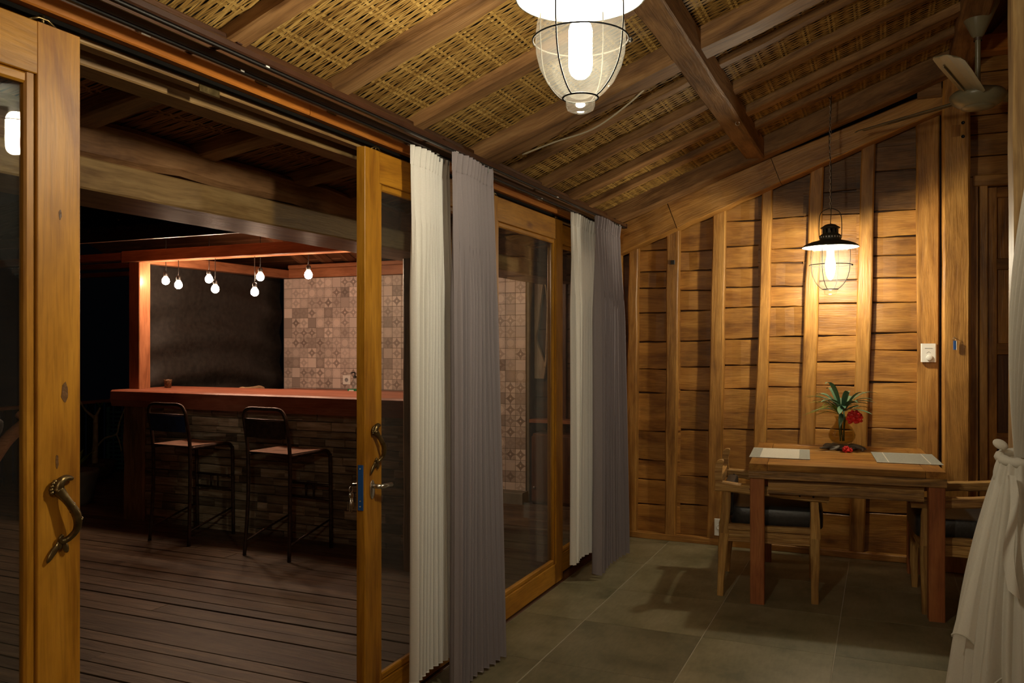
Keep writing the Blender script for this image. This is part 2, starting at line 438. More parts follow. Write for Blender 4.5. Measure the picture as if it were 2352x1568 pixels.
def box(name, x0, x1, y0, y1, z0, z1, mat, parent=None, ch=0.0, up=None, seg=1, jit=0.0):
    """axis-aligned beam with the grain along its longest side."""
    dx, dy, dz = x1 - x0, y1 - y0, z1 - z0
    cx, cy, cz = (x0 + x1) / 2, (y0 + y1) / 2, (z0 + z1) / 2
    if ch == 0.0: ch = min(dx, dy, dz) * .08
    if dz >= dx and dz >= dy:
        return beam(name, (cx, cy, z0), (cx, cy, z1), dx, dy, mat, parent, up=(0, 1, 0), ch=ch, seg=seg, jit=jit)
    if dx >= dy:
        return beam(name, (x0, cy, cz), (x1, cy, cz), dy, dz, mat, parent, ch=ch, seg=seg, jit=jit)
    return beam(name, (cx, y0, cz), (cx, y1, cz), dx, dz, mat, parent, ch=ch, seg=seg, jit=jit)

def lathe(name, prof, mat, parent=None, loc=(0, 0, 0), n=32, smooth=True, rot=None):
    vs, fs = [], []
    for (r, z) in prof:
        for k in range(n):
            a = 2 * PI * k / n
            vs.append((r * math.cos(a), r * math.sin(a), z))
    for i in range(len(prof) - 1):
        for k in range(n):
            k2 = (k + 1) % n
            fs.append((i * n + k, i * n + k2, (i + 1) * n + k2, (i + 1) * n + k))
    m = Matrix.Translation(loc)
    if rot is not None: m = m @ rot
    return mk(name, vs, fs, mat, parent, smooth, m)

def spline(pts, n=8):
    """Catmull-Rom through tuples of any length"""
    out = []
    P = [pts[0]] + list(pts) + [pts[-1]]
    for i in range(1, len(P) - 2):
        for k in range(n):
            t = k / n
            out.append(tuple(0.5 * ((2 * P[i][c]) + (-P[i-1][c] + P[i+1][c]) * t + (2*P[i-1][c] - 5*P[i][c] + 4*P[i+1][c] - P[i+2][c]) * t*t
                                    + (-P[i-1][c] + 3*P[i][c] - 3*P[i+1][c] + P[i+2][c]) * t**3) for c in range(len(pts[0]))))
    out.append(tuple(pts[-1]))
    return out

def tubegeo(pts, r, n=8, closed=False, vs=None, fs=None):
    vs = [] if vs is None else vs; fs = [] if fs is None else fs
    base = len(vs)
    P = [Vector(p[:3]) for p in pts]
    cnt = len(P)
    rad = [p[3] if len(p) > 3 else r for p in pts]
    prev = None
    for i in range(cnt):
        if closed: t = P[(i + 1) % cnt] - P[i - 1]
        else: t = P[min(i + 1, cnt - 1)] - P[max(i - 1, 0)]
        t.normalize()
        if prev is None:
            u = Vector((0, 0, 1)) if abs(t.z) < .9 else Vector((1, 0, 0))
        else: u = prev
        x = (u - t * u.dot(t)).normalized(); prev = x
        y = t.cross(x)
        for k in range(n):
            a = 2 * PI * k / n
            vs.append(tuple(P[i] + (x * math.cos(a) + y * math.sin(a)) * rad[i]))
    rng = cnt if closed else cnt - 1
    for i in range(rng):
        i2 = (i + 1) % cnt
        for k in range(n):
            k2 = (k + 1) % n
            fs.append((base + i * n + k, base + i * n + k2, base + i2 * n + k2, base + i2 * n + k))
    if not closed:
        fs.append(tuple(base + k for k in range(n - 1, -1, -1)))
        fs.append(tuple(base + (cnt - 1) * n + k for k in range(n)))
    return vs, fs

def tube(name, pts, r, mat, parent=None, n=8, closed=False):
    vs, fs = tubegeo(pts, r, n, closed)
    return mk(name, vs, fs, mat, parent, True)

def grid(name, fn, nu, nv, mat, parent=None, smooth=True):
    vs = [fn(i / nu, j / nv) for j in range(nv + 1) for i in range(nu + 1)]
    fs = [(j * (nu + 1) + i, j * (nu + 1) + i + 1, (j + 1) * (nu + 1) + i + 1, (j + 1) * (nu + 1) + i) for j in range(nv) for i in range(nu)]
    return mk(name, vs, fs, mat, parent, smooth)

def cushion(name, x0, x1, y0, y1, z0, z1, mat, parent=None, p=.30):
    """rounded box (superellipsoid)"""
    vs, fs = [], []
    nu, nv = 28, 14
    sg = lambda v, e: math.copysign(abs(v) ** e, v)
    for j in range(nv + 1):
        ph = -PI / 2 + PI * j / nv
        for i in range(nu):
            th = 2 * PI * i / nu
            vs.append(((x0 + x1) / 2 + (x1 - x0) / 2 * sg(math.cos(ph), p) * sg(math.cos(th), p),
                       (y0 + y1) / 2 + (y1 - y0) / 2 * sg(math.cos(ph), p) * sg(math.sin(th), p),
                       (z0 + z1) / 2 + (z1 - z0) / 2 * sg(math.sin(ph), p)))
    for j in range(nv):
        for i in range(nu):
            i2 = (i + 1) % nu
            fs.append((j * nu + i, j * nu + i2, (j + 1) * nu + i2, (j + 1) * nu + i))
    return mk(name, vs, fs, mat, parent, True)

def ellipsoid_geo(c, r, rot, vs, fs, n=8, m=6):
    base = len(vs)
    for j in range(m + 1):
        ph = -PI / 2 + PI * j / m
        for i in range(n):
            th = 2 * PI * i / n
            v = Vector((r[0] * math.cos(ph) * math.cos(th), r[1] * math.cos(ph) * math.sin(th), r[2] * math.sin(ph)))
            vs.append(tuple(Vector(c) + rot @ v))
    for j in range(m):
        for i in range(n):
            i2 = (i + 1) % n
            fs.append((base + j * n + i, base + j * n + i2, base + (j + 1) * n + i2, base + (j + 1) * n + i))

def rz(x0, s=.385, z0=2.43): return z0 + s * (x0 + 1.65)      # underside of the room's sloping roof
def ez(x0): return 2.225 + .15 * (x0 + 2.5)                    # underside of the porch eave

# ------------------------------------------------------------------ FLOOR
fl = empty('floor')
box('screed', -1.80, 3.3, -1.4, 6.15, -.06, -.0012, 'grout', fl)
tag(fl, 'grey green stone tiled floor of the room', 'floor', kind='structure')
xs = [-1.745] + [-1.4 + .6 * k for k in range(8)] + [3.3]
ys = [-1.4] + [-1.31 + .6 * k for k in range(13)]
ys = [y for y in ys if y < 6.0] + [6.06]
for i in range(len(xs) - 1):
    for j in range(len(ys) - 1):
        if ys[j + 1] - ys[j] < .12: continue
        box('floor_tile', xs[i] + .002, xs[i + 1] - .002, ys[j] + .002, ys[j + 1] - .002, -.010, 0, 'ftile', fl, ch=.0012)

# ------------------------------------------------------------------ BACK WALL
wb = empty('wall_back')
box('backing', -1.85, 3.3, 6.09, 6.14, 0, 2.2, 'dark', wb)
tag(wb, 'back wall of short horizontal boards between upright timber battens', 'wall', kind='structure')
# upper backing stepped below the roof
for k in range(10):
    xa = -1.8 + k * .25
    box('backing', xa, xa + .25, 6.09, 6.13, 2.2, max(2.25, rz(xa) - .02), 'dark', wb)
box('backing', .55, 3.3, 6.09, 6.13, 2.2, 3.3, 'dark', wb)
bat = [  # bottom left/right x, top left/right x
    (-1.735, -1.655, -1.70, -1.635), (-1.437, -1.362, -1.424, -1.335), (-1.140, -1.040, -1.094, -1.007), (-.836, -.752, -.757, -.690),
    (-.545, -.445, -.440, -.362), (-.209, -.111, -.122, -.038), (.205, .333, .195, .330)]
def bb(x): return 2.163 + .385 * (x + 1.513)                   # underside of the beam on the back wall
for (bl, br, tl, tr) in bat:
    zt = bb((tl + tr) / 2) + .10
    beam('batten', ((bl + br) / 2, 6.025, .045), ((tl + tr) / 2, 6.025, zt), br - bl, .075, 'batten', wb, up=(0, 1, 0), seg=9, jit=.004, ch=.008, w2=tr - tl)
joints = [
    [.03, .238, .419, .56, .776, 1.056, 1.23, 1.43, 1.642, 1.823, 1.942, 2.10],
    [.03, .258, .464, .795, 1.079, 1.248, 1.436, 1.654, 1.798, 1.942, 2.082],
    [.03, .283, .484, .815, 1.099, 1.264, 1.448, 1.671, 1.814, 1.949, 2.102, 2.279],
    [.03, .262, .504, .828, 1.118, 1.285, 1.465, 1.671, 1.812, 1.974, 2.072, 2.285],
    [.03, .273, .507, .841, 1.136, 1.294, 1.47, 1.689, 1.841, 2.087, 2.289, 2.438],
    [.03, .302, .53, .861, 1.163, 1.374, 1.488, 1.688, 1.848, 1.996, 2.119, 2.29, 2.552]]
for c in range(6):
    xa = (bat[c][0] + bat[c][1]) / 2; xb = (bat[c + 1][0] + bat[c + 1][1]) / 2 + .06
    js = joints[c] + [bb(bat[c + 1][2]) + .06]
    for i in range(len(js) - 1):
        if js[i + 1] - js[i] < .03: continue
        t = random.uniform(.026, .036); tilt = random.uniform(-.006, .006)
        z = (js[i] + js[i + 1]) / 2
        beam('wall_board', (xa, 6.085 - t / 2, z - tilt), (xb, 6.085 - t / 2, z + tilt), t, js[i + 1] - js[i] - .007, 'wall_dark' if (c >= 3 and js[i] > 2.27) else 'wall', wb, seg=6, jit=.0022, ch=.004)
beam('sill_board', (-1.74, 6.01, .022), (.35, 6.01, .022), .06, .045, 'batten', wb, seg=8, jit=.002)
# sloping timbers along the top of the wall
beam('top_rafter', (-1.95, 5.80, rz(-1.95) - .055), (.45, 5.80, rz(.45) - .075), .13, .12, 'beam', wb, seg=14, jit=.003, h2=.15)
for (xa, xb, ha, hb) in [(-1.80, -1.362, .20, .20), (-1.358, -.66, .205, .185), (-.656, .40, .18, .13)]:
    beam('top_beam', (xa, 5.945, bb(xa) + ha / 2), (xb, 5.945, bb(xb) + hb / 2), .13, ha, 'batten', wb, seg=8, jit=.003, ch=.006, h2=hb)
box('beam_end', .20, .335, 5.86, 5.99, 2.955, 3.085, 'beam', wb)
# wall right of the post
rj = [2.47, 2.60, 2.74, 2.86, 3.0, 3.13, 3.24]
for i in range(len(rj) - 1):
    box('wall_board', .50, 3.2, 6.05, 6.085, rj[i] + .003, rj[i + 1] - .003, 'wall', wb, ch=.004, seg=4, jit=.001)
box('tie_beam', .42, 3.2, 5.86, 5.98, 3.20, 3.31, 'rail', wb, ch=.01)
for (xa, xb) in ((1.55, 3.2),):
    for k in range(8):
        box('wall_board', xa, xb, 6.05, 6.085, .03 + k * .305, .03 + (k + 1) * .305 - .006, 'wall', wb, ch=.004)
box('batten', .497, .55, 6.00, 6.07, .0, 2.46, 'wall', wb)

# panelled inner door, right of the post
d5 = empty('door_5', (0, 0, 0))
tag(d5, 'brown panelled timber door behind the tied white drape', 'door', kind='structure')
box('door_jamb', .555, .60, 5.99, 6.07, 0, 2.44, 'batten', d5)
box('door_jamb', 1.50, 1.56, 5.99, 6.07, 0, 2.44, 'batten', d5)
box('door_header', .52, 1.58, 5.985, 6.07, 2.40, 2.47, 'batten', d5, seg=6, jit=.003)
box('stile', .602, .655, 6.03, 6.075, .02, 2.395, 'wall', d5)
box('stile', 1.44, 1.498, 6.03, 6.075, .02, 2.395, 'wall', d5)
for (za, zb) in ((.02, .14), (.76, .86), (1.35, 1.42), (1.88, 1.95), (2.33, 2.395)):
    box('rail', .655, 1.44, 6.03, 6.075, za, zb, 'wall', d5)
for (za, zb) in ((.14, .76), (.86, 1.35), (1.42, 1.88), (1.95, 2.33)):
    beam('panel', (1.047, 6.065, za), (1.047, 6.065, zb), .785, .018, 'dark' if za < 1 else 'wall', d5, up=(0, 1, 0))

# ------------------------------------------------------------------ POSTS
def post(name, x0, x1, y0, y1, z1, mat, label):
    p = empty(name, ((x0 + x1) / 2, (y0 + y1) / 2, 0))
    tag(p, label, 'post', kind='structure')
    hx, hy = (x1 - x0) / 2, (y1 - y0) / 2
    beam('shaft', (0, 0, 0.003), (0, 0, z1), hx * 2, hy * 2, mat, p, up=(0, 1, 0), seg=14, jit=.0025, ch=.012)
    return p
pf = post('timber_post', .341, .493, 5.85, 5.985, 3.35, 'batten', 'square timber post with a plugged mortise at the back wall')
box('mortise_plug', -.026, .020, -.073, -.06, 2.695, 2.765, 'wall', pf)
for dz in (2.69, 2.775):
    lathe('peg_hole', [(0.0001, 0), (.010, 0), (.010, .008)], 'black', pf, (.035, -.069, dz), n=10, rot=Matrix.Rotation(PI / 2, 4, 'X'))
pn = post('timber_post', .435, .60, 3.52, 3.68, 3.35, 'lintel', 'pale square timber post behind the tied white drape')

# ------------------------------------------------------------------ OTHER WALLS (outside the frame)
wr = box('wall_right', 3.2, 3.28, -1.4, 6.1, 0, 3.4, 'wall'); tag(wr, 'plain timber wall on the right side of the room', 'wall', kind='structure')
wf = box('wall_front', -1.85, 3.28, -1.42, -1.34, 0, 3.4, 'wall'); tag(wf, 'plain timber wall on the near side of the room', 'wall', kind='structure')

# ------------------------------------------------------------------ CEILING
ce = empty('ceiling'); tag(ce, 'sloping ceiling of woven bamboo matting on timber rafters', 'ceiling', kind='structure')
def matting(name, parent, xa, xb, ya, yb, zf, mat, pitch=.0076, rep=.115, amp=.0035):
    sl = (zf(xb) - zf(xa)) / (xb - xa); cs = math.sqrt(1 + sl * sl)
    nx_, nz_ = -sl / cs, 1 / cs
    vs, fs = [], []
    vw, fw = [], []
    ncol = int((xb - xa) * cs / (rep / 2)); row = 0; y = ya
    while y < yb:
        wd = pitch * random.uniform(.62, 1.0)
        ph = PI * ((row // 2) % 2) + random.uniform(-.35, .35)
        y0 = y + random.uniform(-.001, .001); drift = random.uniform(-.0012, .0012); b0 = len(vs)
        for i in range(ncol + 1):
            t = i / ncol; x = xa + (xb - xa) * t
            o = -.004 + amp * math.cos(PI * i / 1.0 * .5 * 2 + ph) * .8 + random.uniform(-.0012, .0012)
            yy = y0 + drift * math.sin(PI * t * 3) + random.uniform(-.0006, .0006)
            vs.append((x + nx_ * o, yy, zf(x) + nz_ * o)); vs.append((x + nx_ * (o - .0008), yy + wd, zf(x) + nz_ * (o - .0008)))
        for i in range(ncol): fs.append((b0 + 2 * i, b0 + 2 * i + 1, b0 + 2 * i + 3, b0 + 2 * i + 2))
        y += pitch; row += 1
    x = xa; q = 0
    while x < xb:
        for off in (0, .020):
            b0 = len(vw); nr = int((yb - ya) / (pitch * 2))
            for j in range(nr + 1):
                yy = ya + (yb - ya) * j / nr
                o = -.005 + amp * .8 * math.cos(PI * j + PI * q + (PI if off else 0))
                xx = x + off
                vw.append((xx + nx_ * o, yy, zf(xx) + nz_ * o)); vw.append((xx + .010 + nx_ * o, yy, zf(xx + .010) + nz_ * o))
            for j in range(nr): fw.append((b0 + 2 * j, b0 + 2 * j + 1, b0 + 2 * j + 3, b0 + 2 * j + 2))
        x += rep; q += 1
    o = mk(name, vs, fs, mat, parent)
    o['kind'] = 'stuff'; o['label'] = 'woven bamboo matting'
    o = mk('matting_weft', vw, fw, mat + '_weft', parent); o['kind'] = 'stuff'
    bk = mk('mat_backing', [(xa, ya, zf(xa) + .012), (xb, ya, zf(xb) + .012), (xb, yb, zf(xb) + .012), (xa, yb, zf(xa) + .012),
                            (xa, ya, zf(xa) + .05), (xb, ya, zf(xb) + .05), (xb, yb, zf(xb) + .05), (xa, yb, zf(xa) + .05)],
            [(0, 1, 2, 3), (7, 6, 5, 4), (0, 4, 5, 1), (1, 5, 6, 2), (2, 6, 7, 3), (3, 7, 4, 0)], 'mat_back', parent)
    return o
matting('bamboo_matting', ce, -1.97, .52, -1.35, 6.05, rz, 'weave')
def rafter(y, wd, dp, mat='beam', x0=-1.95, x1=.50, dy=0.0):
    beam('rafter', (x0, y, rz(x0) - dp / 2), (x1, y + dy, rz(x1) - dp / 2), wd, dp, mat, ce, seg=12, jit=.0035, ch=.006)
for (y, wd, dp, dy) in [(-.68, .08, .055, 0), (-.15, .08, .055, 0), (.38, .08, .055, 0), (.92, .08, .055, 0), (1.46, .08, .05, 0), (1.99, .085, .05, .02), (2.52, .095, .05, .05),
                    (3.08, .085, .05, .04), (3.68, .15, .10, .07), (4.12, .07, .035, 0), (4.53, .10, .05, 0), (4.99, .10, .05, .02), (5.36, .08, .045, .0)]:
    rafter(y, wd, dp, dy=dy)
beam('purlin', (-.79, -1.3, rz(-.79) - .055), (-.775, 5.76, rz(-.79) - .055), .125, .125, 'beam', ce, seg=20, jit=.003, ch=.01)
beam('purlin', (.44, -1.3, rz(.44) - .05), (.44, 5.99, rz(.44) - .05), .14, .14, 'beam', ce, seg=16, jit=.003, ch=.01)
# high roof over the middle of the house
for (xa, za, xb, zb) in [(.50, 3.25, 1.5, 4.35), (1.5, 4.35, 2.5, 3.25), (2.5, 3.25, 3.3, 2.95)]:
    n = 9
    for k in range(n):
        ya = -1.38 + k * 7.48 / n; yb2 = ya + 7.48 / n - .006
        beam('roof_board', (xa, (ya + yb2) / 2, za), (xb, (ya + yb2) / 2, zb), yb2 - ya, .03, 'dark', ce)
# little gable boards closing the high roof at the back
for k in range(5):
    zz = 3.25 + k * .22; hw = max(.05, 1.0 - k * .2)
    box('gable_board', 1.5 - hw, 1.5 + hw, 6.05, 6.09, zz, zz + .215, 'wall', ce)
    box('gable_board', 1.5 - hw, 1.5 + hw, -1.40, -1.36, zz, zz + .215, 'wall', ce)

# screw eye, hook and cable
er = tube('ring_eye', [(.011 * math.cos(2 * PI * k / 16), 0, .011 * math.sin(2 * PI * k / 16)) for k in range(16)], .0022, 'steel', None, n=6, closed=True)
er.location = (-.735, 4.76, rz(-.79) - .125); er.rotation_euler = (0, 0, .4)
tag(er, 'small steel ring eye screwed into the ceiling purlin', 'ring')
cb = [(-1.62, 3.80, rz(-1.62) - .095), (-1.45, 3.80, rz(-1.45) - .115), (-1.25, 3.79, rz(-1.25) - .15), (-1.08, 3.775, rz(-1.08) - .125), (-.98, 3.772, rz(-.98) - .085), (-.92, 3.768, rz(-.92) - .045)]
tag(tube('electric_cable', spline(cb, 6), .0042, 'cable'), 'thin ivory cable sagging below the thick ceiling rafter', 'cable')

# ------------------------------------------------------------------ SLIDING DOOR WALL (left)
wl = empty('wall_left'); tag(wl, 'timber head of the sliding door wall with rail and lintels', 'wall', kind='structure')
Y0, Y1 = -1.35, 5.90
for (a, b) in ((-1.35, 2.285), (2.288, Y1)):
    box('sliding_rail', -1.785, -1.742, a, b, 2.178, 2.216, 'rail', wl, ch=.004)
box('roller_track', -1.785, -1.768, Y0, Y1, 2.166, 2.177, 'soot', wl)
box('lintel', -1.845, -1.800, Y0, Y1, 2.157, 2.200, 'lintel', wl, ch=.004, seg=16, jit=.0015)
box('lintel', -2.000, -1.905, Y0, Y1, 2.145, 2.196, 'lintel', wl, ch=.004, seg=16, jit=.0015)
box('header_board', -1.83, -1.79, Y0, Y1, 2.217, 2.345, 'dark', wl)
box('soffit_board', -1.904, -1.846, Y0, Y1, 2.185, 2.205, 'dark', wl)
box('corner_post', -1.83, -1.752, 5.87, 6.04, 0.0, 2.30, 'batten', wl, seg=8, jit=.003)
box('wall_board', -1.83, -1.76, Y0, .29, 0, 2.16, 'wall', wl)
box('door_sill', -1.99, -1.745, Y0, 6.0, -.03, .004, 'dark', wl)
for y in (1.62, 3.02, 4.42):
    box('fixing_bracket', -1.792, -1.772, y, y + .03, 2.222, 2.268, 'steel', wl, ch=.002)
for (y, a) in ((2.02, 0), (2.38, 0), (3.55, 0), (4.0, 0), (4.6, 0)):
    box('bolt_plate', -1.745, -1.7385, y, y + .05, 2.212, 2.2185, 'bronze', wl, ch=.001)
    tube('bolt', [(-1.744, y + .02, 2.217), (-1.744, y + .02, 2.232)], .004, 'bronze', wl, n=6)
box('catch_plate', -1.801, -1.7985, 1.85, 1.93, 2.146, 2.170, 'bronze', wl, ch=.001)

def ornate_handle(parent, x, y, z, sx=1, mir=1, s=1.0):
    """curled leaf pull: S-shaped grip standing off the stile, shell at the top, curl and two leaves at the foot"""
    def T(u, v, o): return (x + sx * o * s, y + mir * u * s, z + v * s)
    h = empty('x')
    bpy.data.objects.remove(h)
    path = [(-.010, .062, .010, .014), (.002, .040, .020, .010), (.012, .022, .026, .0095), (.022, .002, .030, .0105), (.028, -.020, .028, .0095), (.027, -.040, .022, .008), (.016, -.056, .012, .0075), (.002, -.060, .008, .007), (-.004, -.052, .009, .005), (.002, -.045, .011, .004)]
    pts = [(*T(p[0], p[1], p[2]), p[3] * s) for p in path]
    vs, fs = tubegeo(spline(pts, 5), .006, 8)
    # grooves twisted round the grip
    for k in range(5):
        c = T(.012 + .0045 * k, .022 - .009 * k, .027 + .0008 * k)
        ellipsoid_geo(c, (.0095 * s, .0115 * s, .0032 * s), Matrix.Rotation(.7 * mir, 3, 'X'), vs, fs, 8, 4)
    # shell and crook at the top
    crook = [(*T(-.012, .058, .010), .013 * s), (*T(-.006, .078, .012), .011 * s), (*T(.008, .086, .011), .008 * s), (*T(.026, .083, .007), .006 * s), (*T(.032, .081, .004), .004 * s)]
    tubegeo(spline(crook, 4), .006, 8, False, vs, fs)
    for k in range(5):
        a = 1.9 + k * .42
        c = T(-.012 + .014 * math.cos(a), .064 + .018 * math.sin(a), .009)
        ellipsoid_geo(c, (.006 * s, .0065 * s, .0055 * s), Matrix.Identity(3), vs, fs, 6, 4)
    # leaves at the foot
    for (u, v, a, l) in ((-.020, -.082, -.65, .026), (.012, -.074, .35, .017), (-.004, -.068, 0, .012)):
        ellipsoid_geo(T(u, v, .006), (.005 * s, .0085 * s, l * s), Matrix.Rotation(-a * mir * -1, 3, 'X'), vs, fs, 8, 6)
    return mk('pull_handle', vs, fs, 'bronze', parent, True)

def sliding_door(name, y0, y1, xf, label, stile=.105, top=.12, bot=.115, z0=.012, z1=2.150, glass='glass'):
    d = empty(name, (0, 0, 0)); tag(d, label, 'door', kind='structure')
    th = .038; xb = xf - th
    ya, yb = y0 + stile, y1 - stile
    s1 = box('stile', xb, xf, y0, ya, z0, z1, 'door', d, ch=.002)
    s2 = box('stile', xb, xf, yb, y1, z0, z1, 'door', d, ch=.002)
    box('top_rail', xb, xf, ya + .0005, yb - .0005, z1 - top, z1, 'door', d, ch=.002)
    box('bottom_rail', xb, xf, ya + .0005, yb - .0005, z0, z0 + bot, 'door', d, ch=.002)
    # moulding round the pane
    m = .026; zt, zb = z1 - top, z0 + bot
    for (a, b, c, e) in ((ya, ya + m, zb, zt), (yb - m, yb, zb, zt)):
        box('moulding', xb + .008, xf - .006, a, b, c, e, 'door', d, ch=.005)
    for (c, e) in ((zt - m, zt), (zb, zb + m)):
        box('moulding', xb + .008, xf - .006, ya + m, yb - m, c, e, 'door', d, ch=.005)
    xc = (xf + xb) / 2
    mk('pane', [(xc + sx * .0025, y, z) for sx in (-1, 1) for (y, z) in ((ya + m - .004, zb + m - .004), (yb - m + .004, zb + m - .004), (yb - m + .004, zt - m + .004), (ya + m - .004, zt - m + .004))],
       [(3, 2, 1, 0), (4, 5, 6, 7), (0, 1, 5, 4), (1, 2, 6, 5), (2, 3, 7, 6), (3, 0, 4, 7)], glass, d)
    for yy in (y0 + .09, y1 - .09):
        vs, fs = tubegeo([(xf - .012, yy - .035, z1 + .002), (xf - .010, yy - .012, z1 + .014), (xf - .010, yy + .012, z1 + .014), (xf - .012, yy + .035, z1 + .002)], .0035, 6)
        tubegeo([(xf - .012, yy, z1), (xf - .012, yy, z1 + .022)], .004, 6, False, vs, fs)
        mk('roller_hanger', vs, fs, 'bronze', d, True)
    return d
d1 = sliding_door('door_1', .30, 1.4205, -1.753, 'nearest glazed teak sliding door at the left edge with curled bronze pull', stile=.112)
d2 = sliding_door('door_2', 2.626, 3.68, -1.753, 'glazed teak sliding door with blue lock plate behind the near curtains', stile=.10)
d3 = sliding_door('door_3', 3.69, 4.728, -1.753, 'closed glazed teak sliding door between the two curtain pairs', stile=.11)
d4 = sliding_door('door_4', 4.70, 5.84, -1.803, 'farthest glazed teak sliding door behind the far white curtain', stile=.11)
rk = random.Random(4)
for (ky_, kz, hy_, hz) in ((1.378, 1.306, .010, .024), (1.358, 1.145, .004, .017), (1.366, 1.72, .004, .012)):
    kv = [(-1.7524, ky_ + hy_ * rk.uniform(.7, 1.15) * math.cos(2 * PI * k / 14), kz + hz * rk.uniform(.8, 1.1) * math.sin(2 * PI * k / 14)) for k in range(14)]
    kv2 = [(-1.7545, v[1], v[2]) for v in kv]
    mk('knot', kv + kv2, [tuple(range(14))] + [(k, 14 + k, 14 + (k + 1) % 14, (k + 1) % 14) for k in range(14)], 'wall_dark', d1)
ornate_handle(d1, -1.752, 1.362, 1.02, 1, 1)
ornate_handle(d2, -1.752, 2.688, 1.03, 1, 1, .95)
ornate_handle(d2, -1.792, 2.668, 1.03, -1, 1, .95)
# lock of door 2
box('lock_plate', -1.783, -1.760, 2.6235, 2.627, .800, .968, 'bluefilm', d2, ch=.0008)
for zz in (.815, .835, .955): lathe('screw', [(.0001, 0), (.003, 0), (.003, .001)], 'steel', d2, (-1.7715, 2.6232, zz), n=8, rot=Matrix.Rotation(PI / 2, 4, 'X'))
lv = empty('x'); bpy.data.objects.remove(lv)
vs, fs = tubegeo([(-1.752, 2.672, .885), (-1.712, 2.672, .885)], .009, 10)
tubegeo([(-1.714, 2.672, .885), (-1.712, 2.70, .884), (-1.712, 2.745, .882)], .0085, 10, False, vs, fs)
ellipsoid_geo((-1.7505, 2.672, .872), (.003, .017, .036), Matrix.Identity(3), vs, fs, 16, 8)
mk('lever_handle', vs, fs, 'steel', d2, True)
vs, fs = tubegeo([(-1.791, 2.66, .885), (-1.83, 2.66, .885)], .008, 8)
tubegeo([(-1.828, 2.66, .885), (-1.828, 2.70, .884)], .007, 8, False, vs, fs)
mk('outer_lever', vs, fs, 'steel', d2, True)
ky = empty('key_bunch', (-1.835, 2.655, .868)); tag(ky, 'bunch of keys hanging from the outer side of the near sliding door', 'keys')
tube('key_ring', [(0, .012 * math.cos(2 * PI * k / 14), .012 * math.sin(2 * PI * k / 14)) for k in range(14)], .0014, 'steel', ky, n=5, closed=True)
for k, (a, l) in enumerate(((-.25, .05), (.05, .058), (.3, .045))):
    vs, fs = [], []
    ellipsoid_geo((.002 * k, .012 * math.sin(a), -.022), (.0015, .010, .011), Matrix.Identity(3), vs, fs, 10, 6)
    tubegeo([(.002 * k, .012 * math.sin(a), -.03), (.002 * k, .012 * math.sin(a) + l * math.sin(a) * .5, -.03 - l)], .003, 6, False, vs, fs)
    mk('key', vs, fs, 'steel', ky, True)

# curtain tracks
t = empty('double_curtain_track', (-1.63, 0, 2.192)); tag(t, 'dark brown double curtain track along the sliding doors', 'curtain track')
for x in (.045, -.045):
    box('rail_profile', x - .016, x + .016, -1.3, 5.46, .004, .026, 'track', t, ch=.004)
    box('runner_slot', x - .006, x + .006, -1.3, 5.46, -.002, .0035, 'black', t, ch=.001)
    box('end_cap', x - .018, x + .018, 5.461, 5.475, -.003, .028, 'track', t, ch=.003)
for y in (.6, 1.75, 2.9, 4.05, 5.2):
    box('wall_bracket', -.158, .060, y, y + .02, .0265, .030, 'track', t)
    for x in (.045, -.045): box('white_clip', x - .006, x + .010, y + .12, y + .135, .000, .005, 'white', t)

# ------------------------------------------------------------------ CURTAINS
def curtain(name, x0, y0, y1, zt, zb, n, amp, mat, label, cat='curtain', ybot=0.0, group=None, sharp=.0, hem=.0):
    c = empty(name, (x0, (y0 + y1) / 2, zb)); tag(c, label, cat, group)
    W = y1 - y0; H = zt - zb; hd = .075
    ph = [random.uniform(-.5, .5) for _ in range(n + 2)]
    am = [random.uniform(.65, 1.15) for _ in range(n + 2)]
    def fold(t, k):
        q = t * n; i = int(min(q, n - 1e-6)); f = q - i
        s = math.sin(2 * PI * f + ph[i] * math.sin(PI * f))
        s = math.copysign(abs(s) ** (1 - sharp), s)
        a = am[i] * (1 - f) + am[i + 1] * f
        return s * a * k
    def body(u, v):
        z = (H - hd) * (1 - v)
        k = .30 + .70 * min(1, v * 4.0)
        x = fold(u, amp * k) + .012 * math.sin(6 * u + 2 * v)
        y = (u - .5) * (W + ybot * v) + ybot * v * .35 + .010 * math.cos(2 * PI * n * u) * k
        zz = z + hem * math.sin(2 * PI * n * u) * (v ** 8)
        return (x, y, zz)
    grid('cloth_panel', body, n * 14, 30, mat, c)
    def head(u, v):
        z = H - hd * v - .004 * abs(math.sin(PI * n * u))
        k = (.60 - .25 * v)
        x = fold(u, amp * k) + .012 * math.sin(6 * u) + (.003 if v < .9 else 0) * math.sin(4 * PI * n * u)
        return (x, (u - .5) * W, z)
    grid('pleated_header', head, n * 14, 6, mat, c)
    vs, fs = tubegeo([tuple(Vector(body(u / (n * 10), 1)) + Vector((0, 0, .001))) for u in range(n * 10 + 1)], .0022, 5)
    mk('hem', vs, fs, mat, c, True)
    for k in range(n):
        yy = (k + .5) / n * W - W / 2
        tube('runner_hook', [(0, yy, H - .02), (0, yy, H + .006)], .003, 'greyplas', c, n=5)
    return c
curtain('sheer_curtain', -1.675, 2.82, 3.15, 2.190, .10, 9, .030, 'sheer', 'long white sheer curtain nearest the open doorway', hem=.006)
curtain('grey_drape', -1.580, 2.985, 3.385, 2.188, .015, 10, .036, 'grey_cloth', 'long pleated grey drape nearest the open doorway', ybot=.10, sharp=.25)
curtain('sheer_curtain', -1.675, 4.65, 5.12, 2.190, .115, 9, .030, 'sheer', 'white sheer curtain farther away, near the back corner', hem=.006)
curtain('grey_drape', -1.580, 4.82, 5.36, 2.188, .03, 11, .038, 'grey_cloth', 'pleated grey drape hanging in the back corner', ybot=.10, sharp=.25)

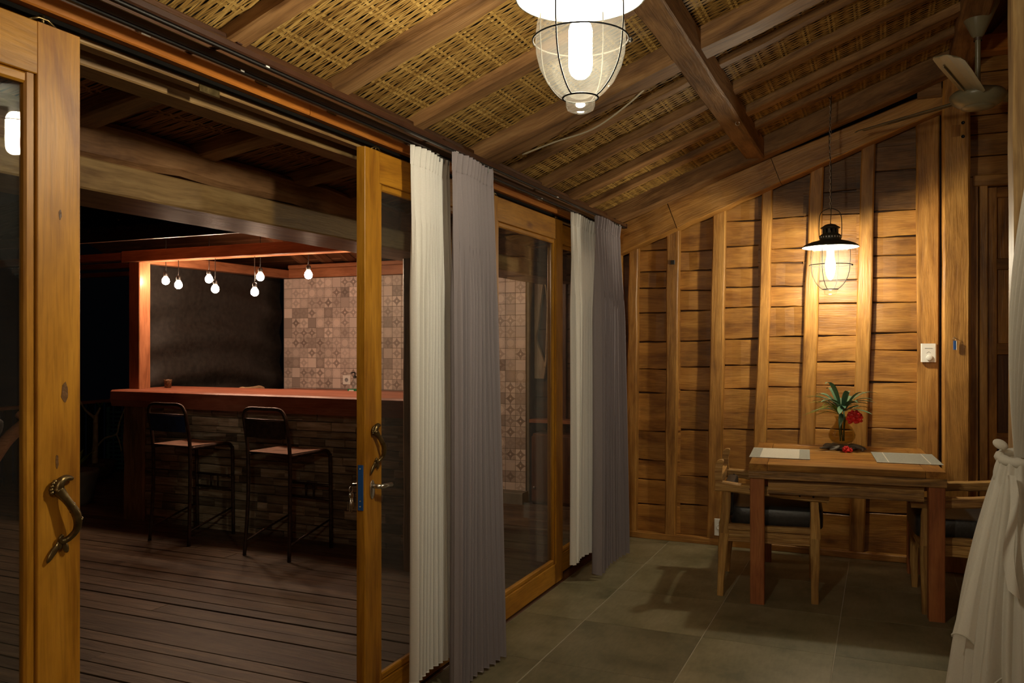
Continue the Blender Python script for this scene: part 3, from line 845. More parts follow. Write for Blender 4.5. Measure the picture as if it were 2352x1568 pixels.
# ------------------------------------------------------------------ LANTERNS
def lantern(x, y, zb, bulb, label, rotz=0.0, bz0=.10, bz1=.236):
    L = empty('lantern_pendant', (x, y, zb), rotz); tag(L, label, 'pendant lamp', 'glass lantern pendants')
    g = lathe('glass_globe', [(.0001, .0), (.022, .001), (.033, .006), (.037, .016), (.037, .034), (.044, .038), (.062, .052), (.085, .078), (.104, .115), (.113, .150), (.116, .185), (.112, .225), (.104, .262), (.096, .295)], 'globe', L, n=40)
    cage = lathe('shade', [(.046, .345), (.060, .340), (.075, .334), (.110, .326), (.142, .314), (.160, .302), (.167, .292), (.163, .293), (.140, .309), (.108, .320), (.072, .328), (.05, .332)], 'lampmetal', L, n=48)
    lathe('reflector', [(.163, .2925), (.140, .3080), (.108, .3185), (.072, .326), (.03, .330), (.0001, .330)], 'lampwhite', cage, n=48)
    lathe('vent_collar', [(.060, .338), (.064, .346), (.064, .362), (.060, .368), (.048, .376), (.046, .380)], 'lampmetal', L, n=32)
    for k in range(24):
        a = 2 * PI * k / 24
        beam('vent_slot', (.0645 * math.cos(a), .0645 * math.sin(a), .350), (.0645 * math.cos(a), .0645 * math.sin(a), .359), .005, .001, 'lampwhite', cage, up=(math.cos(a), math.sin(a), 0))
    for k in range(10):
        a = 2 * PI * k / 10
        beam('vent_post', (.044 * math.cos(a), .044 * math.sin(a), .378), (.044 * math.cos(a), .044 * math.sin(a), .408), .014, .004, 'lampmetal', L, up=(math.cos(a), math.sin(a), 0))
    lathe('cap', [(.044, .404), (.056, .410), (.058, .413), (.044, .422), (.030, .432), (.012, .437), (.0001, .438)], 'lampmetal', L, n=32)
    # wire cage
    vs, fs = [], []
    for k in range(4):
        a = PI / 4 + PI / 2 * k + .25
        pr = [(.148, .300), (.122, .225), (.119, .185), (.116, .150), (.107, .112), (.088, .076), (.064, .049), (.046, .037)]
        pr[0] = (.120, .296)
        tubegeo(spline([(r * math.cos(a), r * math.sin(a), z) for r, z in pr], 4), .0019, 6, False, vs, fs)
    for (r, z) in ((.122, .185), (.045, .037)):
        tubegeo([(r * math.cos(2 * PI * k / 40), r * math.sin(2 * PI * k / 40), z) for k in range(40)], .0024, 6, True, vs, fs)
    ellipsoid_geo((.128, .01, .186), (.006, .006, .006), Matrix.Identity(3), vs, fs, 8, 6)
    mk('wire_cage', vs, fs, 'wire', L, True)
    # handle
    hp = [(-.065, 0, .355), (-.066, 0, .43), (-.062, 0, .485), (-.045, 0, .515), (0, 0, .532), (.045, 0, .515), (.062, 0, .485), (.066, 0, .43), (.065, 0, .355)]
    tube('bail_handle', spline(hp, 5), .0024, 'black', L, n=6)
    bh = bz1 - bz0
    lathe('bulb', [(.0001, bz0), (.014, bz0 + .003), (.024, bz0 + .012), (.029, bz0 + .024), (.030, bz0 + .035), (.030, bz1 - .025), (.026, bz1 - .012), (.017, bz1)], bulb, L, n=24)
    lathe('lamp_socket', [(.017, bz1), (.021, bz1 + .004), (.023, bz1 + .02), (.023, .300), (.018, .330)], 'lampwhite', L, n=20)
    # chain and flex up to the roof
    top = rz(x) - zb - .015
    vs, fs = [], []
    n = int((top - .532) / .020)
    for k in range(n):
        zc = .542 + k * .020
        pts = []
        for q in range(10):
            a = 2 * PI * q / 10
            du, dv = .0055 * math.cos(a), .0125 * math.sin(a)
            pts.append((du, 0, zc + dv) if k % 2 else (0, du, zc + dv))
        tubegeo(pts, .0013, 4, True, vs, fs)
    mk('chain', vs, fs, 'steel', L, True)
    fx = [(0, 0, .43), (.004, .003, .50), (.004, .002, .56)] + [(.006 * math.sin(k * 1.3), .006 * math.cos(k * 1.7), .56 + (top - .56) * k / 6) for k in range(1, 7)]
    tube('flex', spline(fx, 4), .0024, 'black', L, n=5)
    tube('ceiling_hook', spline([(.0, 0, top - .02), (-.010, 0, top - .012), (-.010, 0, top + .002), (.004, 0, top + .012), (.03, .0, top + .014)], 4), .003, 'black', L, n=6)
    return L
lantern(-.706, 2.034, 2.009, 'bulb_near', 'large lit glass lantern pendant hanging close by under the ceiling', .35, .085, .235)
lantern(-.293, 5.50, 1.714, 'bulb_far', 'lit glass lantern pendant hanging over the dining table', .2, .150, .218)
lantern(.10, -.60, 2.15, 'bulb_added', 'unseen glass lantern added at the near end of the room to light the bar', .2, .10, .22)  # added out of view to put more light on the bar front

# ------------------------------------------------------------------ CEILING FAN
fx, fy = .457, 5.02
fn = empty('ceiling_fan', (fx, fy, 2.66)); tag(fn, 'olive grey three blade ceiling fan beside the posts', 'ceiling fan')
lathe('canopy', [(.018, .36), (.03, .375), (.06, .44), (.098, .525), (.101, .535), (.095, .545)], 'fan', fn, n=32)
lathe('downrod', [(.0135, .06), (.0135, .37), (.018, .375)], 'fan', fn, n=16)
lathe('rod_collar', [(.020, .345), (.020, .37)], 'steel', fn, n=16)
mt = lathe('motor', [(.0001, -.012), (.05, -.010), (.085, .0), (.118, .022), (.134, .048), (.134, .062), (.12, .078), (.06, .098), (.02, .104), (.0001, .104)], 'fan', fn, n=40)
lathe('motor_cap', [(.0001, -.016), (.045, -.015), (.078, -.006), (.080, -.002)], 'fan', mt, n=32)
for base in (-128.0, 114.0, -8.0):
    # angles were measured from the lens axis; turn them into the room's frame
    a = math.radians(base + 23.8)
    R = Matrix.Rotation(a, 4, 'Z') @ Matrix.Translation((0, 0, .052)) @ Matrix.Rotation(math.radians(-13), 4, 'X')
    vs, fs = [], []
    st = [(.12, .045), (.17, .062), (.30, .066), (.60, .070), (.74, .068), (.775, .058), (.785, .03)]
    for (r, hw) in st:
        for s in (-1, -.55, 0, .55, 1):
            vs.append((r, hw * s, .010 * (1 - s * s)))
    for (r, hw) in st:
        for s in (-1, -.55, 0, .55, 1):
            vs.append((r, hw * s, .010 * (1 - s * s) - .003))
    nn = len(st); o2 = nn * 5
    for i in range(nn - 1):
        for k in range(4):
            fs.append((i * 5 + k, (i + 1) * 5 + k, (i + 1) * 5 + k + 1, i * 5 + k + 1))
            fs.append((o2 + i * 5 + k, o2 + i * 5 + k + 1, o2 + (i + 1) * 5 + k + 1, o2 + (i + 1) * 5 + k))
        fs.append((i * 5, o2 + i * 5, o2 + (i + 1) * 5, (i + 1) * 5)); fs.append((i * 5 + 4, (i + 1) * 5 + 4, o2 + (i + 1) * 5 + 4, o2 + i * 5 + 4))
    fs.append(tuple((nn - 1) * 5 + k for k in range(5)) + tuple(o2 + (nn - 1) * 5 + k for k in range(4, -1, -1)))
    bl = mk('blade', vs, fs, 'fan', fn, False, R)
    beam('blade_rib', (.15, -.04, -.004), (.62, -.046, -.004), .006, .006, 'fan', bl)

# ------------------------------------------------------------------ WALL FITTINGS
ct = empty('fan_control', (.268, 5.985, 1.30)); tag(ct, 'white fan speed control with a round dial on the wall', 'switch')
beam('housing', (0, -.014, 0), (0, -.014, .118), .090, .028, 'white', ct, up=(0, 1, 0), ch=.006)
lathe('dial', [(.019, 0), (.019, .010), (.016, .013), (.0001, .013)], 'white', ct, (.004, -.028, .028), n=24, rot=Matrix.Rotation(PI / 2, 4, 'X'))
box('indicator_strip', -.022, .022, -.0295, -.0275, .086, .089, 'greyplas', ct, ch=.0004)
tube('dial_mark', spline([(-.012, -.0288, .056), (.0, -.0288, .066), (.012, -.0288, .058)], 4), .0008, 'greyplas', ct, n=4)
kt = empty('key_tag', (.405, 5.846, 1.40)); tag(kt, 'small key with a blue tag hanging on a nail in the post', 'key tag')
tube('nail', [(.0, .004, .055), (.0, -.018, .058)], .002, 'steel', kt, n=6)
tube('ring', [(.008 * math.cos(2 * PI * k / 12), -.014, .045 + .008 * math.sin(2 * PI * k / 12)) for k in range(12)], .0014, 'steel', kt, n=5, closed=True)
box('tag_body', -.007, .009, -.018, -.010, -.020, .035, 'bluefilm', kt, ch=.002)
box('tag_edge', .0092, .0125, -.019, -.009, -.022, .036, 'white', kt, ch=.001)
ot = empty('wall_socket', (-1.045, 5.98, .075)); tag(ot, 'white socket low on the batten wall behind the left chair', 'socket')
beam('plate', (.0, -.010, 0), (.0, -.010, .115), .070, .022, 'white', ot, up=(0, 1, 0), ch=.004)
lathe('socket_well', [(.019, 0), (.019, .003), (.015, .001), (.0001, .001)], 'white', ot, (0, -.021, .06), n=20, rot=Matrix.Rotation(PI / 2, 4, 'X'))
bs = box('batten_plug', -1.393, -1.363, 5.976, 5.987, 1.985, 2.015, 'black', None, ch=.003)
tag(bs, 'small black square plug on the second batten from the corner', 'plug')

# ------------------------------------------------------------------ TABLE
RT = math.radians(4.5)
tb = empty('dining_table', (-.225, 5.262, 0), RT); tag(tb, 'reclaimed wood dining table set for two under the lantern', 'table')
tw, td, tz = .485, .515, .765
n = 7
for k in range(n):
    ya = -td + .075 + k * (2 * td - .15) / n; yb = ya + (2 * td - .15) / n - .0015
    beam('top_plank', (-tw + .098, (ya + yb) / 2, tz - .018), (tw - .098, (ya + yb) / 2, tz - .018), yb - ya, .034, 'table', tb, ch=.0015)
for (xa, xb) in ((-tw + .002, -tw + .096), (tw - .096, tw - .002)):
    box('end_plank', xa, xb, -td + .002, td - .002, tz - .035, tz, 'table', tb, ch=.002)
for (ya, yb) in ((-td + .002, -td + .073), (td - .073, td - .002)):
    box('border_plank', -tw + .098, tw - .098, ya, yb, tz - .035, tz, 'table', tb, ch=.002)
for (ya, yb) in ((-td, -td + .035), (td - .035, td)):
    box('edge_board', -tw, tw, ya, yb, tz - .080, tz - .036, 'edge', tb, ch=.003, seg=10, jit=.001)
for (xa, xb) in ((-tw, -tw + .035), (tw - .035, tw)):
    box('edge_board', xa, xb, -td + .036, td - .036, tz - .080, tz - .036, 'edge', tb, ch=.003, seg=10, jit=.001)
for s in (-1, 1):
    box('apron', -tw + .10, tw - .10, s * (td - .055) - .012, s * (td - .055) + .012, tz - .165, tz - .081, 'edge', tb, ch=.002)
    box('apron', s * (tw - .055) - .012, s * (tw - .055) + .012, -td + .10, td - .10, tz - .122, tz - .081, 'edge', tb, ch=.002)
for sx in (-1, 1):
    for sy in (-1, 1):
        beam('leg', (sx * (tw - .044), sy * (td - .046), 0), (sx * (tw - .044), sy * (td - .046), tz - .081), .076, .078, 'tleg', tb, up=(0, 1, 0), ch=.004, seg=4, jit=.0008)

# ------------------------------------------------------------------ CHAIRS
def rustic_chair(x, y, rotz, label):
    c = empty('dining_armchair', (x, y, 0), rotz); tag(c, label, 'chair', 'rustic armchairs at the dining table')
    # local: faces +X, back at -X; half width in Y
    hx, hy = .24, .265
    for sy in (-1, 1):
        # legs run from the floor to the arm, thickest at seat height
        for (fx0, fx1, zt) in ((-hx - .02, -hx + .022, .592), (hx + .002, hx + .005, .560)):
            beam('leg', (fx0, sy * hy, 0), (fx0 + (fx1 - fx0) * .5, sy * hy, .36), .034, .038, 'chair', c, up=(0, 1, 0), seg=5, jit=.002, ch=.005, w2=.055, h2=.046)
            beam('leg_upper', (fx0 + (fx1 - fx0) * .5, sy * hy, .355), (fx1 - .005, sy * hy, zt), .054, .045, 'chair', c, up=(0, 1, 0), seg=4, jit=.002, ch=.005, w2=.044)
        ar = beam('arm', (-hx - .045, sy * hy, .618), (hx + .075, sy * hy, .578), .060, .052, 'chair', c, seg=10, jit=.003, ch=.006)
        for px in (.07, .19, .33, .45, .52):
            lathe('nail_hole', [(.0001, 0), (.0055, 0), (.0055, .003)], 'black', ar, (px, sy * -.0305 if False else (-.0312 if sy < 0 else -.0312), random.uniform(-.008, .012)), n=8, rot=Matrix.Rotation(PI / 2, 4, 'X'))
        box('side_rail', -hx + .02, hx - .018, sy * hy - .016, sy * hy + .016, .310, .372, 'chair', c, seg=6, jit=.0015, ch=.004)
        box('seat_edge', -hx + .02, hx - .018, sy * hy - .021, sy * hy + .021, .374, .408, 'chair', c, seg=6, jit=.0015, ch=.004)
        # curled end of the back
        cp = [(-hx - .026, sy * hy, .640), (-hx - .030, sy * hy, .685), (-hx - .028, sy * hy, .72), (-hx - .020, sy * hy, .752), (-hx - .014, sy * hy, .764)]
        sp = spline(cp, 3)
        vs, fs = [], []
        for q, p in enumerate(sp):
            kk = 1.0 if q < len(sp) - 3 else (.85, .6, .3)[q - len(sp) + 3]
            for (dx, dy) in ((-.019 * kk, -.026), (.019 * kk, -.026), (.019 * kk, .026), (-.019 * kk, .026)):
                vs.append((p[0] + dx, p[1] + dy, p[2]))
        for i in range(len(sp) - 1):
            for k in range(4):
                fs.append((i * 4 + k, i * 4 + (k + 1) % 4, i * 4 + 4 + (k + 1) % 4, i * 4 + 4 + k))
        fs.append((3, 2, 1, 0)); fs.append(tuple((len(sp) - 1) * 4 + k for k in range(4)))
        mk('back_post', vs, fs, 'chair', c)
    for (xa, za, zb2) in ((-hx - .03, .315, .405), (hx - .01, .315, .405)):
        box('cross_rail', xa, xa + .032, -hy + .022, hy - .022, za, zb2, 'chair', c, seg=6, jit=.0015)
    box('back_rail', -hx - .052, -hx - .018, -hy + .026, hy - .026, .60, .66, 'chair', c, seg=6, jit=.0015)
    cushion('seat_cushion', -hx + .03, hx + .05, -hy + .024, hy - .024, .385, .505, 'leather', c, p=.22)
    cushion('back_cushion', -hx - .010, -hx + .055, -hy + .03, hy - .03, .43, .62, 'leather', c, p=.35)
    return c
rustic_chair(-.605, 5.105, math.radians(5.5), 'rustic reclaimed wood armchair left of the table, nearer the curtains')
rustic_chair(.43, 5.195, math.radians(180 + 4), 'rustic reclaimed wood armchair right of the table, partly behind the drape')

# ------------------------------------------------------------------ TABLE TOP THINGS
def placemat(x, y, label, grey):
    p = empty('placemat', (x, y, .766), RT); tag(p, label, 'placemat', 'placemats on the dining table')
    hx, hy = .165, .225
    mid = 'placegrey' if grey else 'placemat'
    end = 'placemat' if grey else 'placegrey'
    box('centre_panel', -hx + .062, hx - .062, -hy + .008, hy - .008, 0, .003, mid, p, ch=.0006)
    for s in (-1, 1):
        box('end_band', min(s * hx, s * (hx - .060)), max(s * hx, s * (hx - .060)), -hy + .008, hy - .008, 0, .003, 'placegrey' if not grey else 'placegrey', p, ch=.0006)
        box('woven_border', -hx, hx, min(s * hy, s * (hy - .007)), max(s * hy, s * (hy - .007)), 0, .0032, 'placemat', p, ch=.0006)
        box('seam', s * (hx - .061) - .003, s * (hx - .061) + .003, -hy + .008, hy - .008, .0031, .0038, 'placemat', p, ch=.0003)
    return p
placemat(-.555, 5.205, 'white placemat with grey ends on the left of the table', False)
placemat(.118, 5.265, 'grey placemat with pale borders on the right of the table', True)

vz = .792
va = empty('flower_vase', (-.232, 5.62, vz)); tag(va, 'round amber glass vase of green leaves on the dining table', 'vase')
lathe('vase_glass', [(.0001, .004), (.035, .004), (.062, .016), (.078, .042), (.080, .062), (.068, .092), (.046, .122), (.036, .148), (.040, .165), (.046, .172), (.043, .172), (.036, .163), (.032, .148), (.043, .120), (.064, .092), (.076, .062), (.074, .042), (.058, .018), (.033, .008), (.0001, .008)], 'vase', va, n=36)
def leafmesh(p0, p1, p2, wid, vs, fs, fold=.25):
    P0, P1, P2 = Vector(p0), Vector(p1), Vector(p2); n = 7; b0 = len(vs)
    for i in range(n + 1):
        t = i / n; p = P0 * (1 - t) ** 2 + P1 * 2 * t * (1 - t) + P2 * t * t
        tg = ((P1 - P0) * (1 - t) + (P2 - P1) * t).normalized()
        s = tg.cross(Vector((0, 0, 1)));  s = s.normalized() if s.length > .01 else Vector((1, 0, 0))
        nn = s.cross(tg).normalized()
        ww = wid * (math.sin(PI * min(1, .08 + t * .92)) ** .75) * (1 - .25 * t)
        vs += [tuple(p - s * ww + nn * fold * ww), tuple(p), tuple(p + s * ww + nn * fold * ww)]
    for i in range(n):
        for k in range(2): fs.append((b0 + i * 3 + k, b0 + i * 3 + k + 1, b0 + i * 3 + 4 + k, b0 + i * 3 + 3 + k))
rl = random.Random(5)
hub = (0, 0, .235)
for k in range(24):     # broad dark leaves in a rosette
    a = 2.4 * k + rl.uniform(-.2, .2); l = rl.uniform(.13, .20); up = rl.uniform(.02, .17) if k % 3 else rl.uniform(-.05, .03)
    vs, fs = [], []
    st = (.02 * math.cos(a), .02 * math.sin(a), .22 + rl.uniform(-.02, .03))
    leafmesh(st, (st[0] + l * .55 * math.cos(a), st[1] + l * .55 * math.sin(a), st[2] + up * .9 + .03), (st[0] + l * math.cos(a), st[1] + l * math.sin(a), st[2] + up * .8), .021, vs, fs)
    mk('leaf', vs, fs, 'leaf', va, True)
for k in range(16):    # narrow yellow green blades on the left
    a = rl.uniform(2.2, 4.3); l = rl.uniform(.15, .26); up = rl.uniform(-.05, .10)
    vs, fs = [], []
    leafmesh((-.01, 0, .18), (l * .5 * math.cos(a), l * .4 * math.sin(a), .26 + up), (l * math.cos(a), l * .8 * math.sin(a), .20 + up), .008, vs, fs)
    mk('grass_blade', vs, fs, 'leaf2', va, True)
vs, fs = [], []
leafmesh((0, -.03, .19), (.0, -.055, .16), (-.01, -.06, .10), .017, vs, fs); mk('leaf', vs, fs, 'leaf', va, True)
for k in range(5):
    a = k * 1.26
    tube('stem', [(.012 * math.cos(a), .012 * math.sin(a), .02), (.02 * math.cos(a + 1), .02 * math.sin(a + 1), .15), (.01 * math.cos(a), .01 * math.sin(a), .24)], .004, 'leaf', va, n=5)
def bloom(parent, c, r, name='red_flower', n=26):
    vs, fs = [], []
    for k in range(n):
        th = math.acos(1 - 1.7 * (k + .5) / n); ph = 2.4 * k
        d = Vector((math.sin(th) * math.cos(ph), math.sin(th) * math.sin(ph), math.cos(th)))
        q = d.to_track_quat('Z', 'Y').to_matrix()
        ellipsoid_geo(Vector(c) + d * r * .62, (r * .34, r * .26, r * .38), q, vs, fs, 6, 4)
    o = mk(name, vs, fs, 'petal', parent, False); return o
bloom(va, (.075, -.06, .170), .052)
# driftwood stand under the vase
dr = empty('driftwood_stand', (-.232, 5.60, .766)); tag(dr, 'grey driftwood piece under the vase', 'driftwood')
vs, fs = [], []
lathe('wood_disc', [(.0001, .0), (.085, .0), (.098, .006), (.10, .014), (.088, .021), (.0001, .025)], 'block_grey', dr, n=18)
rr = random.Random(3)
for k in range(9):
    a = k * .7 + rr.uniform(-.2, .2); l = rr.uniform(.10, .15)
    pts = [(.05 * math.cos(a), .05 * math.sin(a), .014, .012), (.09 * math.cos(a + .25), .09 * math.sin(a + .25), .018, .011), (l * math.cos(a + .1), l * math.sin(a + .1), .009, .008), (l * 1.12 * math.cos(a - .1), l * 1.1 * math.sin(a - .1), .005, .004)]
    vs, fs = tubegeo(spline(pts, 3), .008, 6)
    mk('root', vs, fs, 'block_grey', dr, True)
fl2 = empty('fallen_flower', (-.20, 5.435, .768)); tag(fl2, 'small red blossom lying in front of the vase', 'flower')
bloom(fl2, (0, 0, .012), .026, 'petals', 16); bloom(fl2, (.022, -.012, .010), .018, 'petals', 12)

# ------------------------------------------------------------------ BED DRAPE
def drape():
    d = empty('bed_drape', (.44, 3.40, 0)); tag(d, 'sheer white bed drape tied with a sash at the right edge', 'drape')
    # centreline: hangs from a canopy rail to the right, is drawn to the tie, then flares to the floor
    zt = 1.02
    def upper(u, v):        # v 0 top .. 1 tie
        z = 2.45 + (zt - 2.45) * v
        g = 1 - v
        spread = .035 + 1.05 * (g ** 1.25)
        s = (u - .5)
        yy = .02 - g ** 1.15 * .62 + s * -spread * .9
        xx = .01 + .14 * g + .05 * math.sin(PI * g) * -1 + s * spread * .10
        fold = math.sin(u * 2 * PI * 11 + 2 * math.sin(v * 3)) * (.008 + .016 * g)
        bulge = .075 * math.cos(PI * s) * (.35 + .65 * math.sin(PI * min(1, v * 1.0)))
        return (xx - bulge * .75 + fold, yy - bulge * .2 + .3 * fold, z)
    grid('drape_top', upper, 180, 40, 'net', d)
    def lower(u, v):        # v 0 tie .. 1 hem; a skirt wrapped about three quarters round the post
        g = v
        th = math.radians(60) + u * math.radians(250)
        r = .055 + .185 * (g ** .8) + .02 * math.sin(PI * g)
        r *= 1 + .06 * math.sin(u * 2 * PI * 6 + .7) * (.3 + g)
        fold = math.sin(u * 2 * PI * 17 + 1.5 * math.sin(3 * v)) * (.004 + .014 * g)
        hem = .04 + .05 * math.sin(u * 2 * PI * 3 + .4)
        z = zt + (hem - zt) * v
        return ((r + fold) * math.cos(th) * .95, (r + fold) * math.sin(th) * 1.05 + .02, z)
    grid('drape_skirt', lower, 200, 30, 'net_thick', d)
    def layer(u, v):        # outer, shorter layer with the ruffled hem
        th = math.radians(205) + u * math.radians(140)
        r = .062 + .150 * (v ** .9)
        fold = math.sin(u * 2 * PI * 5 + 1.0) * (.004 + .03 * v)
        hem = .40 - .26 * math.sin(PI * min(1, u * 1.25)) * .6 + .05 * math.sin(u * 2 * PI * 4)
        z = zt + (hem - zt) * v
        return ((r + fold) * math.cos(th), (r + fold) * math.sin(th) + .0, z)
    grid('outer_layer', layer, 90, 24, 'net', d)
    for (fnx, nm, n) in ((lower, 'hem', 200), (layer, 'hem', 90)):
        vs, fs = tubegeo([fnx(i / n, 1) for i in range(n + 1)], .0035, 5); mk(nm, vs, fs, 'net_thick', d, True)
    # sash
    sa = tube('sash', [(.062 * math.cos(2 * PI * k / 24), .062 * math.sin(2 * PI * k / 24) + .005, zt + .012 * math.sin(2 * PI * k / 24), .017 + .003 * math.sin(k * 2.3)) for k in range(24)], .017, 'net_thick', d, n=8, closed=True)
    vs, fs = [], []
    ellipsoid_geo((-.062, -.012, zt + .045), (.026, .014, .017), Matrix.Rotation(.5, 3, 'Y'), vs, fs, 12, 8)
    ellipsoid_geo((-.066, -.008, zt - .035), (.015, .013, .050), Matrix.Rotation(.25, 3, 'Y'), vs, fs, 12, 8)
    mk('bow', vs, fs, 'net_thick', sa, True)
    def tail(u, v):
        return (-.050 + (.022 + .014 * v) * u - .02 * v + .010 * math.sin(7 * v), -.10 - .115 * v + .010 * math.sin(9 * v + 4 * u), zt - .05 - .36 * v - .03 * u * v)
    grid('sash_tail', tail, 6, 20, 'net_thick', sa)
drape()

# ================================================================== OUTSIDE
# ------------------------------------------------------------------ DECK
dk = empty('deck'); box('joist_bed', -8.3, -2.0, -.5, 9.0, -.10, -.032, 'black', dk); tag(dk, 'dark weathered timber deck outside the sliding doors', 'deck', kind='structure')
y = -.4; rd = random.Random(11)
while y < 8.9:
    wd = rd.choice((.095, .105, .12, .13))
    cuts = [-8.25] + ([rd.uniform(-6.5, -3.0)] if rd.random() < .75 else []) + [-1.995]
    for i in range(len(cuts) - 1):
        dz = rd.uniform(-.003, .001); 
        beam('deck_board', (cuts[i] + .0015, y + wd / 2, -.014 + dz), (cuts[i + 1] - .0015, y + wd / 2, -.014 + dz), wd - rd.choice((.003, .006, .009)), .026, 'deck', dk, ch=.002)
    y += wd

# ------------------------------------------------------------------ PORCH EAVE
ev = empty('porch_eave'); tag(ev, 'porch eave of bamboo matting, rafters and heavy edge beams', 'roof', kind='structure')
matting('bamboo_matting', ev, -3.0, -1.97, -1.2, 8.2, ez, 'weave_out', pitch=.0125, rep=.21)
yy = -.65; k = 0
for yy in (.45, .98, 1.51, 2.02, 2.60, 3.20, 3.68, 4.2, 4.75, 5.3, 5.85, 6.4, 6.95):
    beam('rafter', (-3.0, yy, ez(-3.0) - .032), (-1.97, yy + .02, ez(-1.97) - .032), .105, .062, 'beam_red', ev, seg=8, jit=.003, ch=.008)
beam('log_beam', (-2.60, -1.0, 2.128), (-2.60, 4.10, 2.128), .20, .135, 'beam_red', ev, seg=22, jit=.009, ch=.022)
beam('log_beam', (-2.60, 4.11, 2.118), (-2.60, 8.0, 2.118), .20, .135, 'beam_red', ev, seg=18, jit=.009, ch=.022)
beam('edge_beam', (-2.665, -1.0, 2.005), (-2.665, 8.0, 2.005), .33, .112, 'lintel', ev, seg=24, jit=.002, ch=.006)
box('eave_post', -2.74, -2.60, 4.52, 4.66, -.02, 1.949, 'beam_red', ev, seg=8, jit=.003)

# ------------------------------------------------------------------ BAR COUNTER
bar = empty('bar_counter', (0, 0, 0)); tag(bar, 'outdoor bar faced with stacked wooden blocks', 'bar counter')
bx0, bx1 = -5.40, -2.75
box('carcass', bx0, bx1, 5.015, 5.38, -.03, .915, 'dark', bar)
box('corner_post', -5.635, -5.405, 4.955, 5.14, -.03, .915, 'beam_red', bar, seg=6, jit=.004)
rb = random.Random(21)
z = -.015
while z < .905:
    h = rb.uniform(.050, .068)
    if z + h > .915: h = .915 - z
    if h < .02: break
    x = bx0 + .004
    while x < bx1 - .02:
        l = rb.choice((.10, .14, .18, .23, .29)) * rb.uniform(.9, 1.1)
        if x + l > bx1 - .04: l = bx1 - x
        pr = rb.uniform(.0, .016)
        beam('wood_block', (x + .0015, 4.995 - pr / 2, z + h / 2), (x + l - .0015, 4.995 - pr / 2, z + h / 2), .036 + pr, h - .004, 'block', bar, ch=.003, seg=2, jit=.0012)
        x += l
    z += h
top = empty('counter_slab', (0, 0, .918)); tag(top, 'thick polished red brown slab lying on the bar', 'slab')
vs, fs = [], []
nx = 40
for i in range(nx + 1):
    t = i / nx; x = -5.655 + 2.955 * t
    wob = .014 * math.sin(5 * t + 1) + .009 * math.sin(13 * t) + .004 * math.sin(31 * t)
    yf, yb = 4.845 + wob, 5.52 + .012 * math.sin(7 * t)
    for (yy2, zz) in ((yf + .012, .0), (yf - .004, .05), (yf, .118), (yf + .016, .129), (yb - .01, .129), (yb, .12), (yb, .0)):
        vs.append((x, yy2, zz))
for i in range(nx):
    for k in range(7):
        fs.append((i * 7 + k, (i + 1) * 7 + k, (i + 1) * 7 + (k + 1) % 7, i * 7 + (k + 1) % 7))
fs.append(tuple(range(7))); fs.append(tuple(nx * 7 + k for k in range(6, -1, -1)))
mk('slab', vs, fs, 'bartop', top, False)

# ------------------------------------------------------------------ PAVILION
pv = empty('bar_pavilion'); tag(pv, 'red timber pavilion frame and roof over the bar', 'pavilion', kind='structure')
box('front_post', -5.650, -5.530, 5.03, 5.145, 1.0475, 2.08, 'redwood', pv, ch=.006)
box('front_post', -2.86, -2.74, 5.40, 5.50, -.02, 2.08, 'redwood', pv, ch=.006)
box('back_post', -5.66, -5.55, 7.0, 7.12, -.02, 2.08, 'redwood', pv, ch=.006)
box('back_post', -2.924, -2.895, 6.95, 7.10, -.02, 2.08, 'plaster', pv, ch=.006)
box('front_beam', -5.72, -2.6, 5.02, 5.12, 2.081, 2.175, 'redwood', pv, ch=.006)
box('side_beam', -5.66, -5.55, 5.121, 7.1, 2.081, 2.165, 'redwood', pv, ch=.006)
box('back_beam', -5.549, -2.6, 6.93, 7.04, 2.081, 2.175, 'redwood', pv, ch=.006)
box('back_beam', -5.549, -2.6, 6.92, 6.98, 2.176, 2.215, 'redwood', pv, ch=.006)
box('outrigger', -7.6, -5.73, 5.02, 5.12, 2.10, 2.165, 'redwood', pv, ch=.006)
box('outrigger', -7.9, -5.662, 5.62, 5.70, 2.11, 2.16, 'redwood', pv, ch=.006)
box('outrigger', -7.9, -5.662, 6.3, 6.38, 2.11, 2.16, 'redwood', pv, ch=.006)
RY, RZ_ = 5.97, 2.80
def pz(y): return RZ_ - abs(y - RY) * .40
for k in range(12):
    x = -5.62 + k * .29
    beam('rafter', (x, 4.50, pz(4.50)), (x, RY, RZ_), .05, .075, 'redwood', pv, ch=.004)
    beam('rafter', (x, 7.45, pz(7.45)), (x, RY, RZ_), .05, .075, 'redwood', pv, ch=.004)
for (ya, yb) in ((4.42, RY), (7.55, RY)):
    for k in range(7):
        t0, t1 = k / 7, (k + 1) / 7
        y0, y1 = ya + (yb - ya) * t0, ya + (yb - ya) * t1
        beam('roof_board', (-8.2, (y0 + y1) / 2, (pz(y0) + pz(y1)) / 2 + .06), (-2.45, (y0 + y1) / 2, (pz(y0) + pz(y1)) / 2 + .06), abs(y1 - y0) - .004, .022, 'redwood', pv, up=(0, -.4 if ya < RY else .4, 1))
beam('eave_fascia', (-8.2, 4.43, pz(4.43) + .015), (-2.45, 4.43, pz(4.43) + .015), .03, .075, 'dark', pv)
for k in range(29):
    x = -8.15 + k * .2
    vs, fs = [], []
    for (yy2, zz) in ((4.34, pz(4.34) + .070), (RY, RZ_ + .085)):
        for q in range(7):
            a = PI * q / 6
            vs.append((x - .07 * math.cos(a), yy2, zz + .045 * math.sin(a)))
    for q in range(6): fs.append((q, q + 1, 8 + q, 7 + q))
    fs.append(tuple(range(7)))
    mk('roof_tile', vs, fs, 'roofdark', pv)

